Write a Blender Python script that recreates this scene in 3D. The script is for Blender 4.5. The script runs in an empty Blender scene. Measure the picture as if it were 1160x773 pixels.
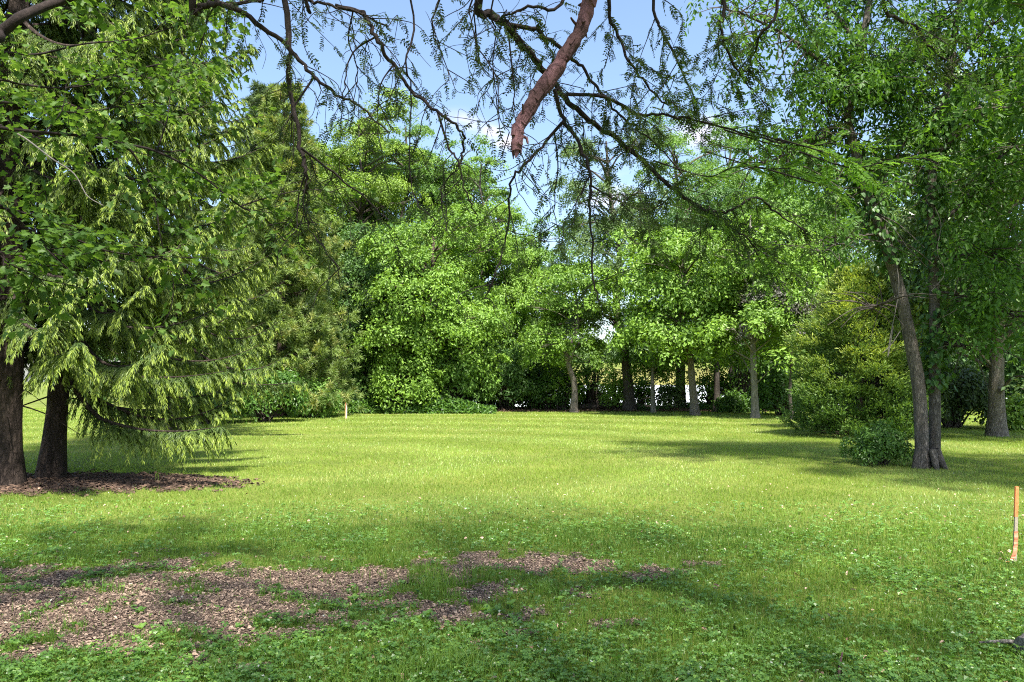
import bpy, math, random
import numpy as np
from mathutils import Vector

# ------------------------------------------------------------------ basics
sc = bpy.context.scene
COL = sc.collection
rad = math.radians
UP = np.array([0., 0., 1.])
CAM_Z = 1.6
PITCH = rad(2.895)
FPX = 870.0
CP, SP = math.cos(PITCH), math.sin(PITCH)


def at(px, py, Y):
    """world point seen at photo pixel (px, py) when it stands Y metres ahead"""
    xc, yc = (px - 580) / FPX, (386.5 - py) / FPX
    t = Y / (CP - yc * SP)
    return np.array([t * xc, Y, CAM_Z + t * (SP + yc * CP)])


def gy(py):
    """distance of flat ground seen at pixel row py"""
    yc = (386.5 - py) / FPX
    return CAM_Z / -(SP + yc * CP) * (CP - yc * SP)


def gx(px, Y):
    return at(px, 430, Y)[0]


def nrm(a):
    return a / np.maximum(np.linalg.norm(a, axis=-1, keepdims=True), 1e-9)


def smooth(a, b, x):
    t = np.clip((x - a) / (b - a), 0, 1)
    return t * t * (3 - 2 * t)


def _hash(ix, iy, seed):
    h = np.sin(ix * 127.1 + iy * 311.7 + seed * 74.7) * 43758.5453
    return h - np.floor(h)


def vnoise(x, y, seed=0):
    ix, iy = np.floor(x), np.floor(y)
    fx, fy = x - ix, y - iy
    fx, fy = fx * fx * (3 - 2 * fx), fy * fy * (3 - 2 * fy)
    a, b = _hash(ix, iy, seed), _hash(ix + 1, iy, seed)
    c, d = _hash(ix, iy + 1, seed), _hash(ix + 1, iy + 1, seed)
    return (a * (1 - fx) + b * fx) * (1 - fy) + (c * (1 - fx) + d * fx) * fy


def fbm(x, y, seed=0, o=4):
    s, a, t = 0, .5, 0
    for k in range(o):
        s = s + a * vnoise(x * 2 ** k, y * 2 ** k, seed + k)
        t += a
        a *= .5
    return s / t


def ground_z(x, y):
    x, y = np.asarray(x, float), np.asarray(y, float)
    pond = smooth(44, 52, y) * smooth(-8 - .15 * np.maximum(y - 50, 0), 1 - .15 * np.maximum(y - 50, 0), x) * (1 - smooth(34 + .4 * np.maximum(y - 50, 0), 44 + .4 * np.maximum(y - 50, 0), x))
    z = -1.0 * pond * (1 - smooth(288, 305, y))
    z = z + 11.0 * smooth(296, 430, y) * smooth(-60, 0, x)
    z = z + .05 * (fbm(x * .12, y * .12, 5) - .5) * smooth(16, 26, y)
    return z


# ------------------------------------------------------------------ mesh gathering
class Acc:
    def __init__(self):
        self.v, self.f, self.n = [], [], 0

    def add(self, verts, faces, tone=.5, tip=0., sm=False):
        """verts (n,3); faces (m,k) local indices; tone/tip per face"""
        m = len(faces)
        self.v.append(np.asarray(verts, np.float32))
        self.f.append((np.asarray(faces, np.int64) + self.n,
                       np.broadcast_to(np.asarray(tone, np.float32), (m,)),
                       np.broadcast_to(np.asarray(tip, np.float32), (m,)), sm))
        self.n += len(verts)

    def build(self, name, mats, parent=None, matidx=None):
        me = bpy.data.meshes.new(name)
        V = np.concatenate(self.v)
        if parent is not None:
            V = V - np.array(parent.location, np.float32)
        me.vertices.add(len(V))
        me.vertices.foreach_set('co', V.ravel())
        loops = np.concatenate([f[0].ravel() for f in self.f])
        sizes = np.concatenate([np.full(len(f[0]), f[0].shape[1]) for f in self.f])
        me.loops.add(len(loops))
        me.loops.foreach_set('vertex_index', loops.astype(np.int32))
        me.polygons.add(len(sizes))
        me.polygons.foreach_set('loop_start', (np.cumsum(sizes) - sizes).astype(np.int32))
        me.polygons.foreach_set('loop_total', sizes.astype(np.int32))
        me.polygons.foreach_set('use_smooth', np.concatenate([np.full(len(f[0]), f[3]) for f in self.f]))
        for nm, i in (('tone', 1), ('tip', 2)):
            a = me.attributes.new(nm, 'FLOAT', 'FACE')
            a.data.foreach_set('value', np.concatenate([f[i] for f in self.f]).astype(np.float32))
        if not isinstance(mats, (list, tuple)):
            mats = [mats]
        for m in mats:
            me.materials.append(m)
        me.update(calc_edges=True)
        o = bpy.data.objects.new(name, me)
        COL.objects.link(o)
        if parent is not None:
            o.parent = parent
        return o


def tag(o, label, cat, group=None, kind=None):
    if label:
        o['label'] = label
    if cat:
        o['category'] = cat
    if group:
        o['group'] = group
    if kind:
        o['kind'] = kind
    return o


def thing(name, loc, label, cat, group=None):
    o = bpy.data.objects.new(name, None)
    o.empty_display_size = .2
    o.location = [float(c) for c in loc]
    COL.objects.link(o)
    return tag(o, label, cat, group)


# leaves -------------------------------------------------------------
def kites(acc, P, D, N, L, W, tone=.5, tip=0., fold=.25, curl=.1, wid=.45):
    n = len(P)
    D = nrm(D)
    S = nrm(np.cross(N, D))
    N = np.cross(D, S)
    L, W = np.broadcast_to(L, (n,))[:, None], np.broadcast_to(W, (n,))[:, None]
    V = np.empty((n, 4, 3), np.float32)
    V[:, 0] = P
    mid = P + D * L * wid + N * W * fold
    V[:, 1] = mid + S * W * .5
    V[:, 2] = P + D * L - N * L * curl
    V[:, 3] = mid - S * W * .5
    b = np.arange(n)[:, None] * 4
    F = np.concatenate([b + [0, 1, 2], b + [0, 2, 3]])
    tone = np.broadcast_to(tone, (n,))
    tip = np.broadcast_to(tip, (n,))
    acc.add(V.reshape(-1, 3), F, np.tile(tone, 2), np.tile(tip, 2))


OVAL = ([(0, 0), (.22, .38), (.55, .5), (.84, .27), (1, 0)],)
MAPLE = ([(0, 0), (-.05, .24), (.10, .50), (.24, .34), (.42, .33), (.60, .52), (.66, .24), (.80, .20), (1, 0)],)
HEART = ([(0, 0), (-.10, .22), (.04, .46), (.32, .52), (.65, .36), (1, 0)],)


def shaped(acc, P, D, N, L, W, shape, tone=.5, tip=0., fold=.2, curl=.12):
    half = np.array(shape[0])
    n, k = len(P), len(half)
    D = nrm(D)
    S = nrm(np.cross(N, D))
    N = np.cross(D, S)
    L, W = np.broadcast_to(L, (n,))[:, None], np.broadcast_to(W, (n,))[:, None]
    u, v = half[:, 0], half[:, 1]
    V = np.empty((n, 2 * k, 3), np.float32)
    for j in range(k):
        c = P + D * L * u[j] - N * L * curl * u[j] ** 2
        V[:, j] = c + S * W * v[j] + N * W * fold * v[j]
        V[:, k + j] = c - S * W * v[j] + N * W * fold * v[j]
    b = np.arange(n)[:, None] * 2 * k
    F = np.concatenate([b + np.arange(k)[::-1], b + k + np.arange(k)])
    acc.add(V.reshape(-1, 3), F, np.tile(np.broadcast_to(tone, (n,)), 2), np.tile(np.broadcast_to(tip, (n,)), 2))


# wood ---------------------------------------------------------------
def spline(pts, per=5):
    p = np.asarray(pts, float)
    if len(p) < 3:
        t = np.linspace(0, 1, per + 1)[:, None]
        return p[0] * (1 - t) + p[-1] * t
    q = np.vstack([2 * p[0] - p[1], p, 2 * p[-1] - p[-2]])
    out = []
    for i in range(1, len(q) - 2):
        a, b, c, d = q[i - 1], q[i], q[i + 1], q[i + 2]
        t = np.linspace(0, 1, per, endpoint=False)[:, None]
        out.append(.5 * ((2 * b) + (c - a) * t + (2 * a - 5 * b + 4 * c - d) * t ** 2 + (3 * b - a - 3 * c + d) * t ** 3))
    return np.vstack(out + [p[-1:]])


def tube(acc, pts, radii, sides=6, tone=.5, tip=0., cap=True, rough=0., rng=None):
    p = np.asarray(pts, float)
    k = len(p)
    r = np.broadcast_to(radii, (k,)) if np.ndim(radii) == 0 or len(np.atleast_1d(radii)) == k else np.interp(
        np.linspace(0, 1, k), np.linspace(0, 1, len(radii)), radii)
    T = nrm(np.gradient(p, axis=0))
    ref = np.array([0., 0, 1]) if abs(T[0, 2]) < .9 else np.array([1., 0, 0])
    u = nrm(np.cross(T[0], ref))
    U = np.empty((k, 3))
    for i in range(k):
        u = u - T[i] * np.dot(u, T[i])
        u = u / max(np.linalg.norm(u), 1e-9)
        U[i] = u
    Wv = np.cross(T, U)
    a = np.linspace(0, 2 * np.pi, sides, endpoint=False)
    rr = r[:, None] * np.ones(sides)
    if rough and rng is not None:
        rr = rr * (1 + rough * (rng.random((k, sides)) - .5) * 2)
    V = p[:, None] + rr[..., None] * (np.cos(a)[None, :, None] * U[:, None] + np.sin(a)[None, :, None] * Wv[:, None])
    i = np.arange(k - 1)[:, None] * sides
    j = np.arange(sides)[None]
    j2 = (j + 1) % sides
    F = np.stack([i + j, i + j2, i + sides + j2, i + sides + j], -1).reshape(-1, 4)
    acc.add(V.reshape(-1, 3), F, tone, tip, True)
    if cap:
        acc.add(V[-1], np.arange(sides)[None], tone, tip, False)
        acc.add(V[0], np.arange(sides)[::-1][None], tone, tip, False)
    return p


# ------------------------------------------------------------------ materials
def newmat(name):
    m = bpy.data.materials.new(name)
    m.use_nodes = True
    nt = m.node_tree
    for n in list(nt.nodes):
        nt.nodes.remove(n)
    return m, nt, nt.nodes, nt.links


def nd(nt, typ, **kw):
    n = nt.nodes.new(typ)
    for k, v in kw.items():
        if k.startswith('i_'):
            key = k[2:]
            n.inputs[int(key) if key.isdigit() else key.replace('_', ' ')].default_value = v
        else:
            setattr(n, k, v)
    return n


def c4(c):
    return (c[0], c[1], c[2], 1)


def leaf_mat(name, dark, light, tipc=None, trans=.38, tsat=(1.55, 1.5, .6), rough=.5, spec=.35):
    m, nt, N, Lk = newmat(name)
    out = nd(nt, 'ShaderNodeOutputMaterial')
    a1 = nd(nt, 'ShaderNodeAttribute', attribute_name='tone')
    mx = nd(nt, 'ShaderNodeMix', data_type='RGBA')
    mx.inputs[6].default_value, mx.inputs[7].default_value = c4(dark), c4(light)
    Lk.new(a1.outputs['Fac'], mx.inputs[0])
    col = mx.outputs[2]
    if tipc:
        a2 = nd(nt, 'ShaderNodeAttribute', attribute_name='tip')
        m2 = nd(nt, 'ShaderNodeMix', data_type='RGBA')
        Lk.new(a2.outputs['Fac'], m2.inputs[0])
        Lk.new(col, m2.inputs[6])
        m2.inputs[7].default_value = c4(tipc)
        col = m2.outputs[2]
    p = nd(nt, 'ShaderNodeBsdfPrincipled', i_Roughness=rough)
    p.inputs['Specular IOR Level'].default_value = spec
    Lk.new(col, p.inputs['Base Color'])
    mul = nd(nt, 'ShaderNodeMix', data_type='RGBA', blend_type='MULTIPLY')
    mul.inputs[0].default_value = 1
    mul.inputs[7].default_value = c4(tsat)
    Lk.new(col, mul.inputs[6])
    t = nd(nt, 'ShaderNodeBsdfTranslucent')
    Lk.new(mul.outputs[2], t.inputs['Color'])
    ms = nd(nt, 'ShaderNodeMixShader')
    ms.inputs[0].default_value = trans
    Lk.new(p.outputs[0], ms.inputs[1])
    Lk.new(t.outputs[0], ms.inputs[2])
    Lk.new(ms.outputs[0], out.inputs[0])
    return m


def bark_mat(name, c1, c2, scale=14, stretch=.22, bump=.6, dist=.02, patch=None):
    m, nt, N, Lk = newmat(name)
    out = nd(nt, 'ShaderNodeOutputMaterial')
    tc = nd(nt, 'ShaderNodeTexCoord')
    mp = nd(nt, 'ShaderNodeMapping')
    mp.inputs['Scale'].default_value = (1, 1, stretch)
    Lk.new(tc.outputs['Object'], mp.inputs[0])
    n1 = nd(nt, 'ShaderNodeTexNoise', i_Scale=scale, i_Detail=6, i_Roughness=.65)
    v1 = nd(nt, 'ShaderNodeTexVoronoi', feature='DISTANCE_TO_EDGE', i_Scale=scale * 1.1)
    wv = nd(nt, 'ShaderNodeVectorMath', operation='MULTIPLY_ADD')
    wv.inputs[1].default_value = (.12, .12, .12)
    Lk.new(mp.outputs[0], n1.inputs['Vector'])
    Lk.new(n1.outputs['Color'], wv.inputs[0])
    Lk.new(mp.outputs[0], wv.inputs[2])
    Lk.new(wv.outputs[0], v1.inputs['Vector'])
    cr = nd(nt, 'ShaderNodeValToRGB')
    cr.color_ramp.elements[0].color, cr.color_ramp.elements[1].color = c4(c1), c4(c2)
    cr.color_ramp.elements[0].position, cr.color_ramp.elements[1].position = .3, .72
    Lk.new(n1.outputs['Fac'], cr.inputs[0])
    mr = nd(nt, 'ShaderNodeMapRange', i_1=0., i_2=.25, i_3=.35, i_4=1.)
    Lk.new(v1.outputs['Distance'], mr.inputs[0])
    mul = nd(nt, 'ShaderNodeMix', data_type='RGBA', blend_type='MULTIPLY')
    mul.inputs[0].default_value = .55
    Lk.new(cr.outputs[0], mul.inputs[6])
    Lk.new(mr.outputs[0], mul.inputs[7])
    col = mul.outputs[2]
    if patch:
        n2 = nd(nt, 'ShaderNodeTexNoise', i_Scale=scale * .35, i_Detail=4)
        Lk.new(tc.outputs['Object'], n2.inputs['Vector'])
        r2 = nd(nt, 'ShaderNodeValToRGB')
        r2.color_ramp.elements[0].position, r2.color_ramp.elements[1].position = .52, .6
        Lk.new(n2.outputs['Fac'], r2.inputs[0])
        m2 = nd(nt, 'ShaderNodeMix', data_type='RGBA')
        Lk.new(r2.outputs[0], m2.inputs[0])
        Lk.new(col, m2.inputs[6])
        m2.inputs[7].default_value = c4(patch)
        col = m2.outputs[2]
    add = nd(nt, 'ShaderNodeMath', operation='ADD')
    Lk.new(n1.outputs['Fac'], add.inputs[0])
    Lk.new(mr.outputs[0], add.inputs[1])
    bp = nd(nt, 'ShaderNodeBump', i_Strength=bump, i_Distance=dist)
    Lk.new(add.outputs[0], bp.inputs['Height'])
    p = nd(nt, 'ShaderNodeBsdfPrincipled', i_Roughness=.85)
    p.inputs['Specular IOR Level'].default_value = .2
    Lk.new(col, p.inputs['Base Color'])
    Lk.new(bp.outputs[0], p.inputs['Normal'])
    Lk.new(p.outputs[0], out.inputs[0])
    return m


def plain_mat(name, a, b, scale=30, rough=.8, bump=.3, dist=.01, attr=False, spec=.3):
    m, nt, N, Lk = newmat(name)
    out = nd(nt, 'ShaderNodeOutputMaterial')
    tc = nd(nt, 'ShaderNodeTexCoord')
    n1 = nd(nt, 'ShaderNodeTexNoise', i_Scale=scale, i_Detail=5, i_Roughness=.6)
    Lk.new(tc.outputs['Object'], n1.inputs['Vector'])
    mx = nd(nt, 'ShaderNodeMix', data_type='RGBA')
    mx.inputs[6].default_value, mx.inputs[7].default_value = c4(a), c4(b)
    if attr:
        at_ = nd(nt, 'ShaderNodeAttribute', attribute_name='tone')
        Lk.new(at_.outputs['Fac'], mx.inputs[0])
    else:
        mr = nd(nt, 'ShaderNodeMapRange', i_1=.3, i_2=.7)
        Lk.new(n1.outputs['Fac'], mr.inputs[0])
        Lk.new(mr.outputs[0], mx.inputs[0])
    bp = nd(nt, 'ShaderNodeBump', i_Strength=bump, i_Distance=dist)
    Lk.new(n1.outputs['Fac'], bp.inputs['Height'])
    p = nd(nt, 'ShaderNodeBsdfPrincipled', i_Roughness=rough)
    p.inputs['Specular IOR Level'].default_value = spec
    Lk.new(mx.outputs[2], p.inputs['Base Color'])
    Lk.new(bp.outputs[0], p.inputs['Normal'])
    Lk.new(p.outputs[0], out.inputs[0])
    return m


M = {}
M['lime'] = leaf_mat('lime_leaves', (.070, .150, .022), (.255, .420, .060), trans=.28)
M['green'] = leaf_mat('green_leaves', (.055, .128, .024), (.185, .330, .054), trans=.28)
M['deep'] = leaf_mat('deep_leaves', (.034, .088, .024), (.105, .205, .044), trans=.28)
M['grey'] = leaf_mat('greygreen_leaves', (.060, .110, .038), (.165, .255, .085), trans=.28)
M['yellow'] = leaf_mat('yellowgreen_leaves', (.095, .165, .022), (.265, .400, .055), trans=.28)
M['silver'] = leaf_mat('pale_backed_leaves', (.040, .092, .024), (.20, .29, .11), trans=.3, rough=.35, spec=.5)
M['smoke'] = leaf_mat('smoky_leaves', (.070, .072, .055), (.19, .185, .15), tsat=(1.1, 1., .9))
M['shrub'] = leaf_mat('shrub_leaves', (.040, .100, .022), (.130, .255, .045), rough=.4)
M['spruce'] = leaf_mat('spruce_needles', (.034, .070, .020), (.125, .190, .040), (.36, .46, .078), trans=.28)
M['pine'] = leaf_mat('pine_needles', (.085, .140, .036), (.240, .325, .085), (.36, .36, .12), trans=.3)
M['bluepine'] = leaf_mat('blue_pine_needles', (.055, .095, .04), (.13, .19, .085), trans=.25)
M['cedar'] = leaf_mat('cedar_sprays', (.052, .115, .028), (.150, .255, .056), (.36, .43, .09), trans=.3)
M['yew'] = leaf_mat('yew_needles', (.028, .056, .016), (.07, .12, .028), trans=.2)
M['maple'] = leaf_mat('maple_leaves', (.045, .098, .018), (.130, .240, .040), trans=.46, tsat=(1.4, 1.35, .7))
M['locust'] = leaf_mat('locust_leaflets', (.024, .042, .013), (.070, .115, .022), (.24, .45, .06), trans=.45)  # leaflets darkened to stand for canopy shade; tip colour is the sunlit version
M['ash'] = leaf_mat('ash_leaves', (.034, .092, .016), (.100, .210, .030), trans=.42, spec=.25)
M['ivy'] = leaf_mat('ivy_leaves', (.028, .080, .016), (.085, .18, .030), trans=.25, rough=.45, spec=.3)
M['grass'] = leaf_mat('grass_blades', (.075, .170, .026), (.285, .410, .062), (.48, .46, .14), trans=.42, tsat=(1.35, 1.3, .6), rough=.42, spec=.5)
M['clover'] = leaf_mat('clover_leaflets', (.064, .160, .030), (.165, .310, .060), (.25, .42, .07), trans=.38, rough=.38, spec=.55)
M['reed'] = leaf_mat('reeds', (.30, .29, .10), (.50, .47, .20), trans=.3)
M['flower'] = leaf_mat('white_petals', (.6, .6, .55), (.85, .85, .8), trans=.2)
M['bark_spruce'] = bark_mat('spruce_bark', (.032, .023, .019), (.095, .070, .057), 16, .35, .9, .03)
M['bark_grey'] = bark_mat('grey_furrowed_bark', (.17, .145, .118), (.40, .35, .29), 22, .25, .9, .03)
M['bark_twin'] = bark_mat('grey_brown_bark', (.10, .086, .072), (.29, .25, .21), 22, .25, .9, .03)
M['bark_dark'] = bark_mat('dark_bark', (.06, .05, .042), (.15, .125, .105), 14, .25, .7, .03)
M['bark_pale'] = bark_mat('pale_bark', (.19, .175, .14), (.36, .33, .27), 14, .25, .6, .02)
M['bark_locust'] = bark_mat('locust_bark', (.018, .013, .012), (.050, .036, .033), 40, .6, .5, .006)  # bark colour darkened to stand for the shade around the branches
M['bark_brown'] = bark_mat('brown_bark', (.09, .062, .052), (.20, .145, .125), 20, .35, .8, .03)
M['twig_grey'] = plain_mat('bare_grey_twig', (.13, .115, .10), (.24, .21, .19), 60)
M['dead'] = bark_mat('bare_reddish_wood', (.095, .044, .048), (.21, .108, .114), 13, .5, .9, .016, patch=(.07, .036, .036))
M['chip'] = plain_mat('wood_chips', (.080, .050, .037), (.45, .325, .235), 80, attr=True)
M['needle_litter'] = plain_mat('needle_litter', (.045, .028, .020), (.15, .095, .065), 80, attr=True)  # needle brown, darkened to stand for the deep shade under the spruces
M['dry_leaf'] = plain_mat('dry_leaves', (.20, .12, .07), (.62, .44, .32), 60, attr=True)
M['soil'] = plain_mat('brown_soil', (.10, .07, .052), (.24, .175, .135), 60, bump=.9, dist=.02)
M['litter'] = plain_mat('shaded_needle_soil', (.05, .032, .024), (.12, .08, .06), 50, bump=.9, dist=.02)  # bed soil, its colour darkened for the shade below the boughs
M['lathe'] = plain_mat('weathered_lath', (.28, .23, .17), (.42, .36, .28), 60)
M['orange'] = plain_mat('orange_marking_paint', (.62, .17, .05), (.75, .27, .11), 40, rough=.6)
M['ribbon'] = plain_mat('orange_ribbon', (.80, .22, .12), (.9, .33, .2), 40, rough=.4)
M['white_paint'] = plain_mat('pale_lath', (.58, .44, .33), (.74, .62, .50), 60)
M['post_paint'] = plain_mat('white_post_paint', (.72, .71, .68), (.84, .83, .80), 60)
M['pinkred'] = plain_mat('red_paint', (.6, .16, .12), (.72, .25, .2), 60)
M['log'] = bark_mat('weathered_log', (.17, .155, .135), (.40, .36, .32), 26, .5, .8, .015)


# ------------------------------------------------------------------ trees
def rot_rand(rng, n):
    return nrm(rng.normal(size=(n, 3)))


def trunk_path(rng, base, top, wob=.15, k=6):
    t = np.linspace(0, 1, k)[:, None]
    p = np.asarray(base)[None] * (1 - t) + np.asarray(top)[None] * t
    w = rng.normal(size=(k, 3)) * wob
    w[0] = 0
    w[:, 2] = 0
    w[1] *= .3
    return spline(p + w, 5)


def add_trunk(acc, path, r0, r1, sides=10, flare=1.5, rng=None, rough=.05):
    k = len(path)
    t = np.linspace(0, 1, k)
    h = path[:, 2] - path[0, 2]
    r = (r0 * (1 - t) + r1 * t) * (1 + (flare - 1) * np.exp(-h / (r0 * 2.2)))
    tube(acc, path, r, sides, rough=rough, rng=rng)


def dome_leaves(acc, rng, C, R, Hh, outw, n, L, W, shape='kite', droop=.35, tonej=.5, tonebase=None, flat=.5, cover=1.):
    """leaf tufts: C (m,3) centres, R radii, outw outward dirs; n leaves each"""
    m = len(C)
    idx = np.repeat(np.arange(m), n)
    k = len(idx)
    rho = np.sqrt(rng.random(k)) * 1.08
    ang = rng.random(k) * 2 * np.pi
    axis = nrm(outw * (1 - flat) + UP * flat + rng.normal(size=(m, 3)) * .18)
    ref = np.where(np.abs(axis[:, 2:3]) > .9, np.array([[1., 0, 0]]), np.array([[0., 0, 1]]))
    A = nrm(np.cross(axis, ref))
    B = np.cross(axis, A)
    A, B, X = A[idx], B[idx], axis[idx]
    Rk = R[idx][:, None]
    ca, sa = np.cos(ang)[:, None], np.sin(ang)[:, None]
    radial = A * ca + B * sa
    lump = 1 + .25 * np.sin(ang * 3 + idx * 1.7)[:, None]
    P = C[idx] + radial * Rk * rho[:, None] * lump + X * (Hh[idx][:, None]) * (1 - (rho ** 2)[:, None]) \
        + rng.normal(size=(k, 3)) * Rk * .22
    Nn = nrm(X * (1.15 - .55 * rho[:, None]) + radial * rho[:, None] * .7 + rng.normal(size=(k, 3)) * .5)
    D = nrm(radial + rng.normal(size=(k, 3)) * .5 - UP * droop)
    D = nrm(D - Nn * (D * Nn).sum(1, keepdims=True))
    Lk_ = L * (.7 + .6 * rng.random(k))
    tb = rng.random(m) if tonebase is None else tonebase
    tone = np.clip(tb[idx] * (1 - tonej) + rng.random(k) * tonej, 0, 1)
    if shape == 'kite':
        kites(acc, P, D, Nn, Lk_, Lk_ * W, tone, 0., fold=.15)
    else:
        shaped(acc, P, D, Nn, Lk_, Lk_ * W, shape, tone)


def crown_points(rng, c, rx, ry, rz, k, lo=.45, hi=1., minz=-.75):
    d = rot_rand(rng, k * 3)
    d = d[d[:, 2] > minz][:k]
    s = lo + (hi - lo) * rng.random(len(d)) ** .6
    ph = np.arctan2(d[:, 1], d[:, 0])
    lob = 1 + .16 * np.sin(ph * 3 + rng.random() * 6) + .12 * np.sin(d[:, 2] * 5 + rng.random() * 6)
    p = d * (s * lob)[:, None] * np.array([rx, ry, rz])
    p[:, :2] *= (np.maximum(np.sqrt(1 - d[:, 2] ** 2), .3) ** -.45)[:, None]
    return np.asarray(c) + p, d


def broadleaf(name, label, base, crown_c, rx, rz, mat, bark, r0, seed, boughs=26, tufts=9, leaves=70, L=.2, W=.55,
              group=None, ry=None, shape='kite', tuft_r=.50, flat=.6, trunk_top=None, cat='tree', lean=None, minz=-.92, sides=9,
              extra=None, tonej=.5, lo=.4):
    rng = np.random.default_rng(seed)
    base = np.array(base, float)
    c = np.array(crown_c, float)
    ry = ry or rx
    root = thing(name, base, label, cat, group)
    wood, fol = Acc(), Acc()
    top = trunk_top if trunk_top is not None else c + np.array([0, 0, rz * .75])
    tp = trunk_path(rng, base - [0, 0, .05], top, .10 + .01 * rz, 6)
    add_trunk(wood, tp, r0, r0 * .18, sides, 1.45, rng)
    bc, bd = crown_points(rng, c, rx, ry, rz, boughs, lo, .84, minz)
    TC, TO, TR = [], [], []
    for i in range(len(bc)):
        # limb from the trunk below
        zt = np.clip(bc[i, 2] - np.linalg.norm(bc[i, :2] - c[:2]) * (.35 + .4 * rng.random()), base[2] + (c[2] - rz - base[2]) * .9, top[2])
        j = np.argmin(np.abs(tp[:, 2] - zt))
        s = tp[j]
        mid = s * .5 + bc[i] * .5 + np.array([0, 0, .12 * np.linalg.norm(bc[i] - s)]) + rng.normal(size=3) * .12
        lr = r0 * (.10 + .22 * rng.random())
        lp = spline([s, mid, bc[i]], 5)
        tube(wood, lp, np.linspace(lr, lr * .35, len(lp)), 5, cap=False)
        br = tuft_r * (1.5 + .9 * rng.random())
        k = max(3, int(tufts * (.7 + .6 * rng.random())))
        o = rot_rand(rng, k)
        o[:, 2] = np.abs(o[:, 2]) * .7 - .15
        tc = bc[i] + (o + bd[i] * .35) * br * np.array([1.08, 1.08, .78])
        for q in range(0, k, 2):
            tube(wood, spline([lp[-1 - q % 3], (lp[-1] + tc[q]) / 2 + rng.normal(size=3) * .06, tc[q]], 3), [lr * .32, lr * .10], 4, cap=False)
        TC.append(tc)
        TO.append(nrm(o * .5 + bd[i]))
        TR.append(tuft_r * (.45 + 1.0 * rng.random(k) ** 1.3))
    TC, TO, TR = np.vstack(TC), np.vstack(TO), np.concatenate(TR)
    dome_leaves(fol, rng, TC, TR, TR * .45, TO, leaves, L, W, shape, flat=flat, tonej=tonej)
    if extra:
        extra(root, wood, fol, rng, tp)
    wood.build('trunk', bark, root)
    fol.build('crown', mat, root)
    return root


def shrub(name, label, base, rx, h, mat, seed, group=None, ry=None, tufts=60, leaves=60, L=.09, W=.55, tuft_r=.22, cat='shrub',
          shape='kite', bark=None, flat=.4, stems=9, spiky=0.):
    rng = np.random.default_rng(seed)
    base = np.array(base, float)
    ry = ry or rx
    root = thing(name, base, label, cat, group)
    st, fol = Acc(), Acc()
    d = rot_rand(rng, tufts * 2)
    d = d[d[:, 2] > -.35][:tufts]
    s = .55 + .42 * rng.random(len(d)) ** .5
    ph = np.arctan2(d[:, 1], d[:, 0])
    lob = 1 + .14 * np.sin(ph * 4 + seed) + .1 * np.sin(ph * 7 + 2 * seed) + spiky * (rng.random(len(d)) - .4)
    TC = base + np.array([0, 0, h * .42]) + d * (s * lob)[:, None] * np.array([rx, ry, h * .56])
    TC[:, 2] = np.maximum(TC[:, 2], base[2] + .06)
    TR = tuft_r * (.6 + .7 * rng.random(len(d)))
    dome_leaves(fol, rng, TC, TR, TR * .5, d, leaves, L, W, shape, flat=flat)
    for i in range(0, len(TC), max(1, len(TC) // (stems * 3))):
        b0 = base + np.append(rng.normal(size=2) * .1 * rx, -.03)
        tube(st, spline([b0, b0 * .5 + TC[i] * .5 + [0, 0, .1 * h], TC[i]], 4), [.018 * h, .006 * h], 5, cap=False)
    st.build('stems', bark or M['bark_dark'], root)
    fol.build('foliage', mat, root)
    return root


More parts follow.
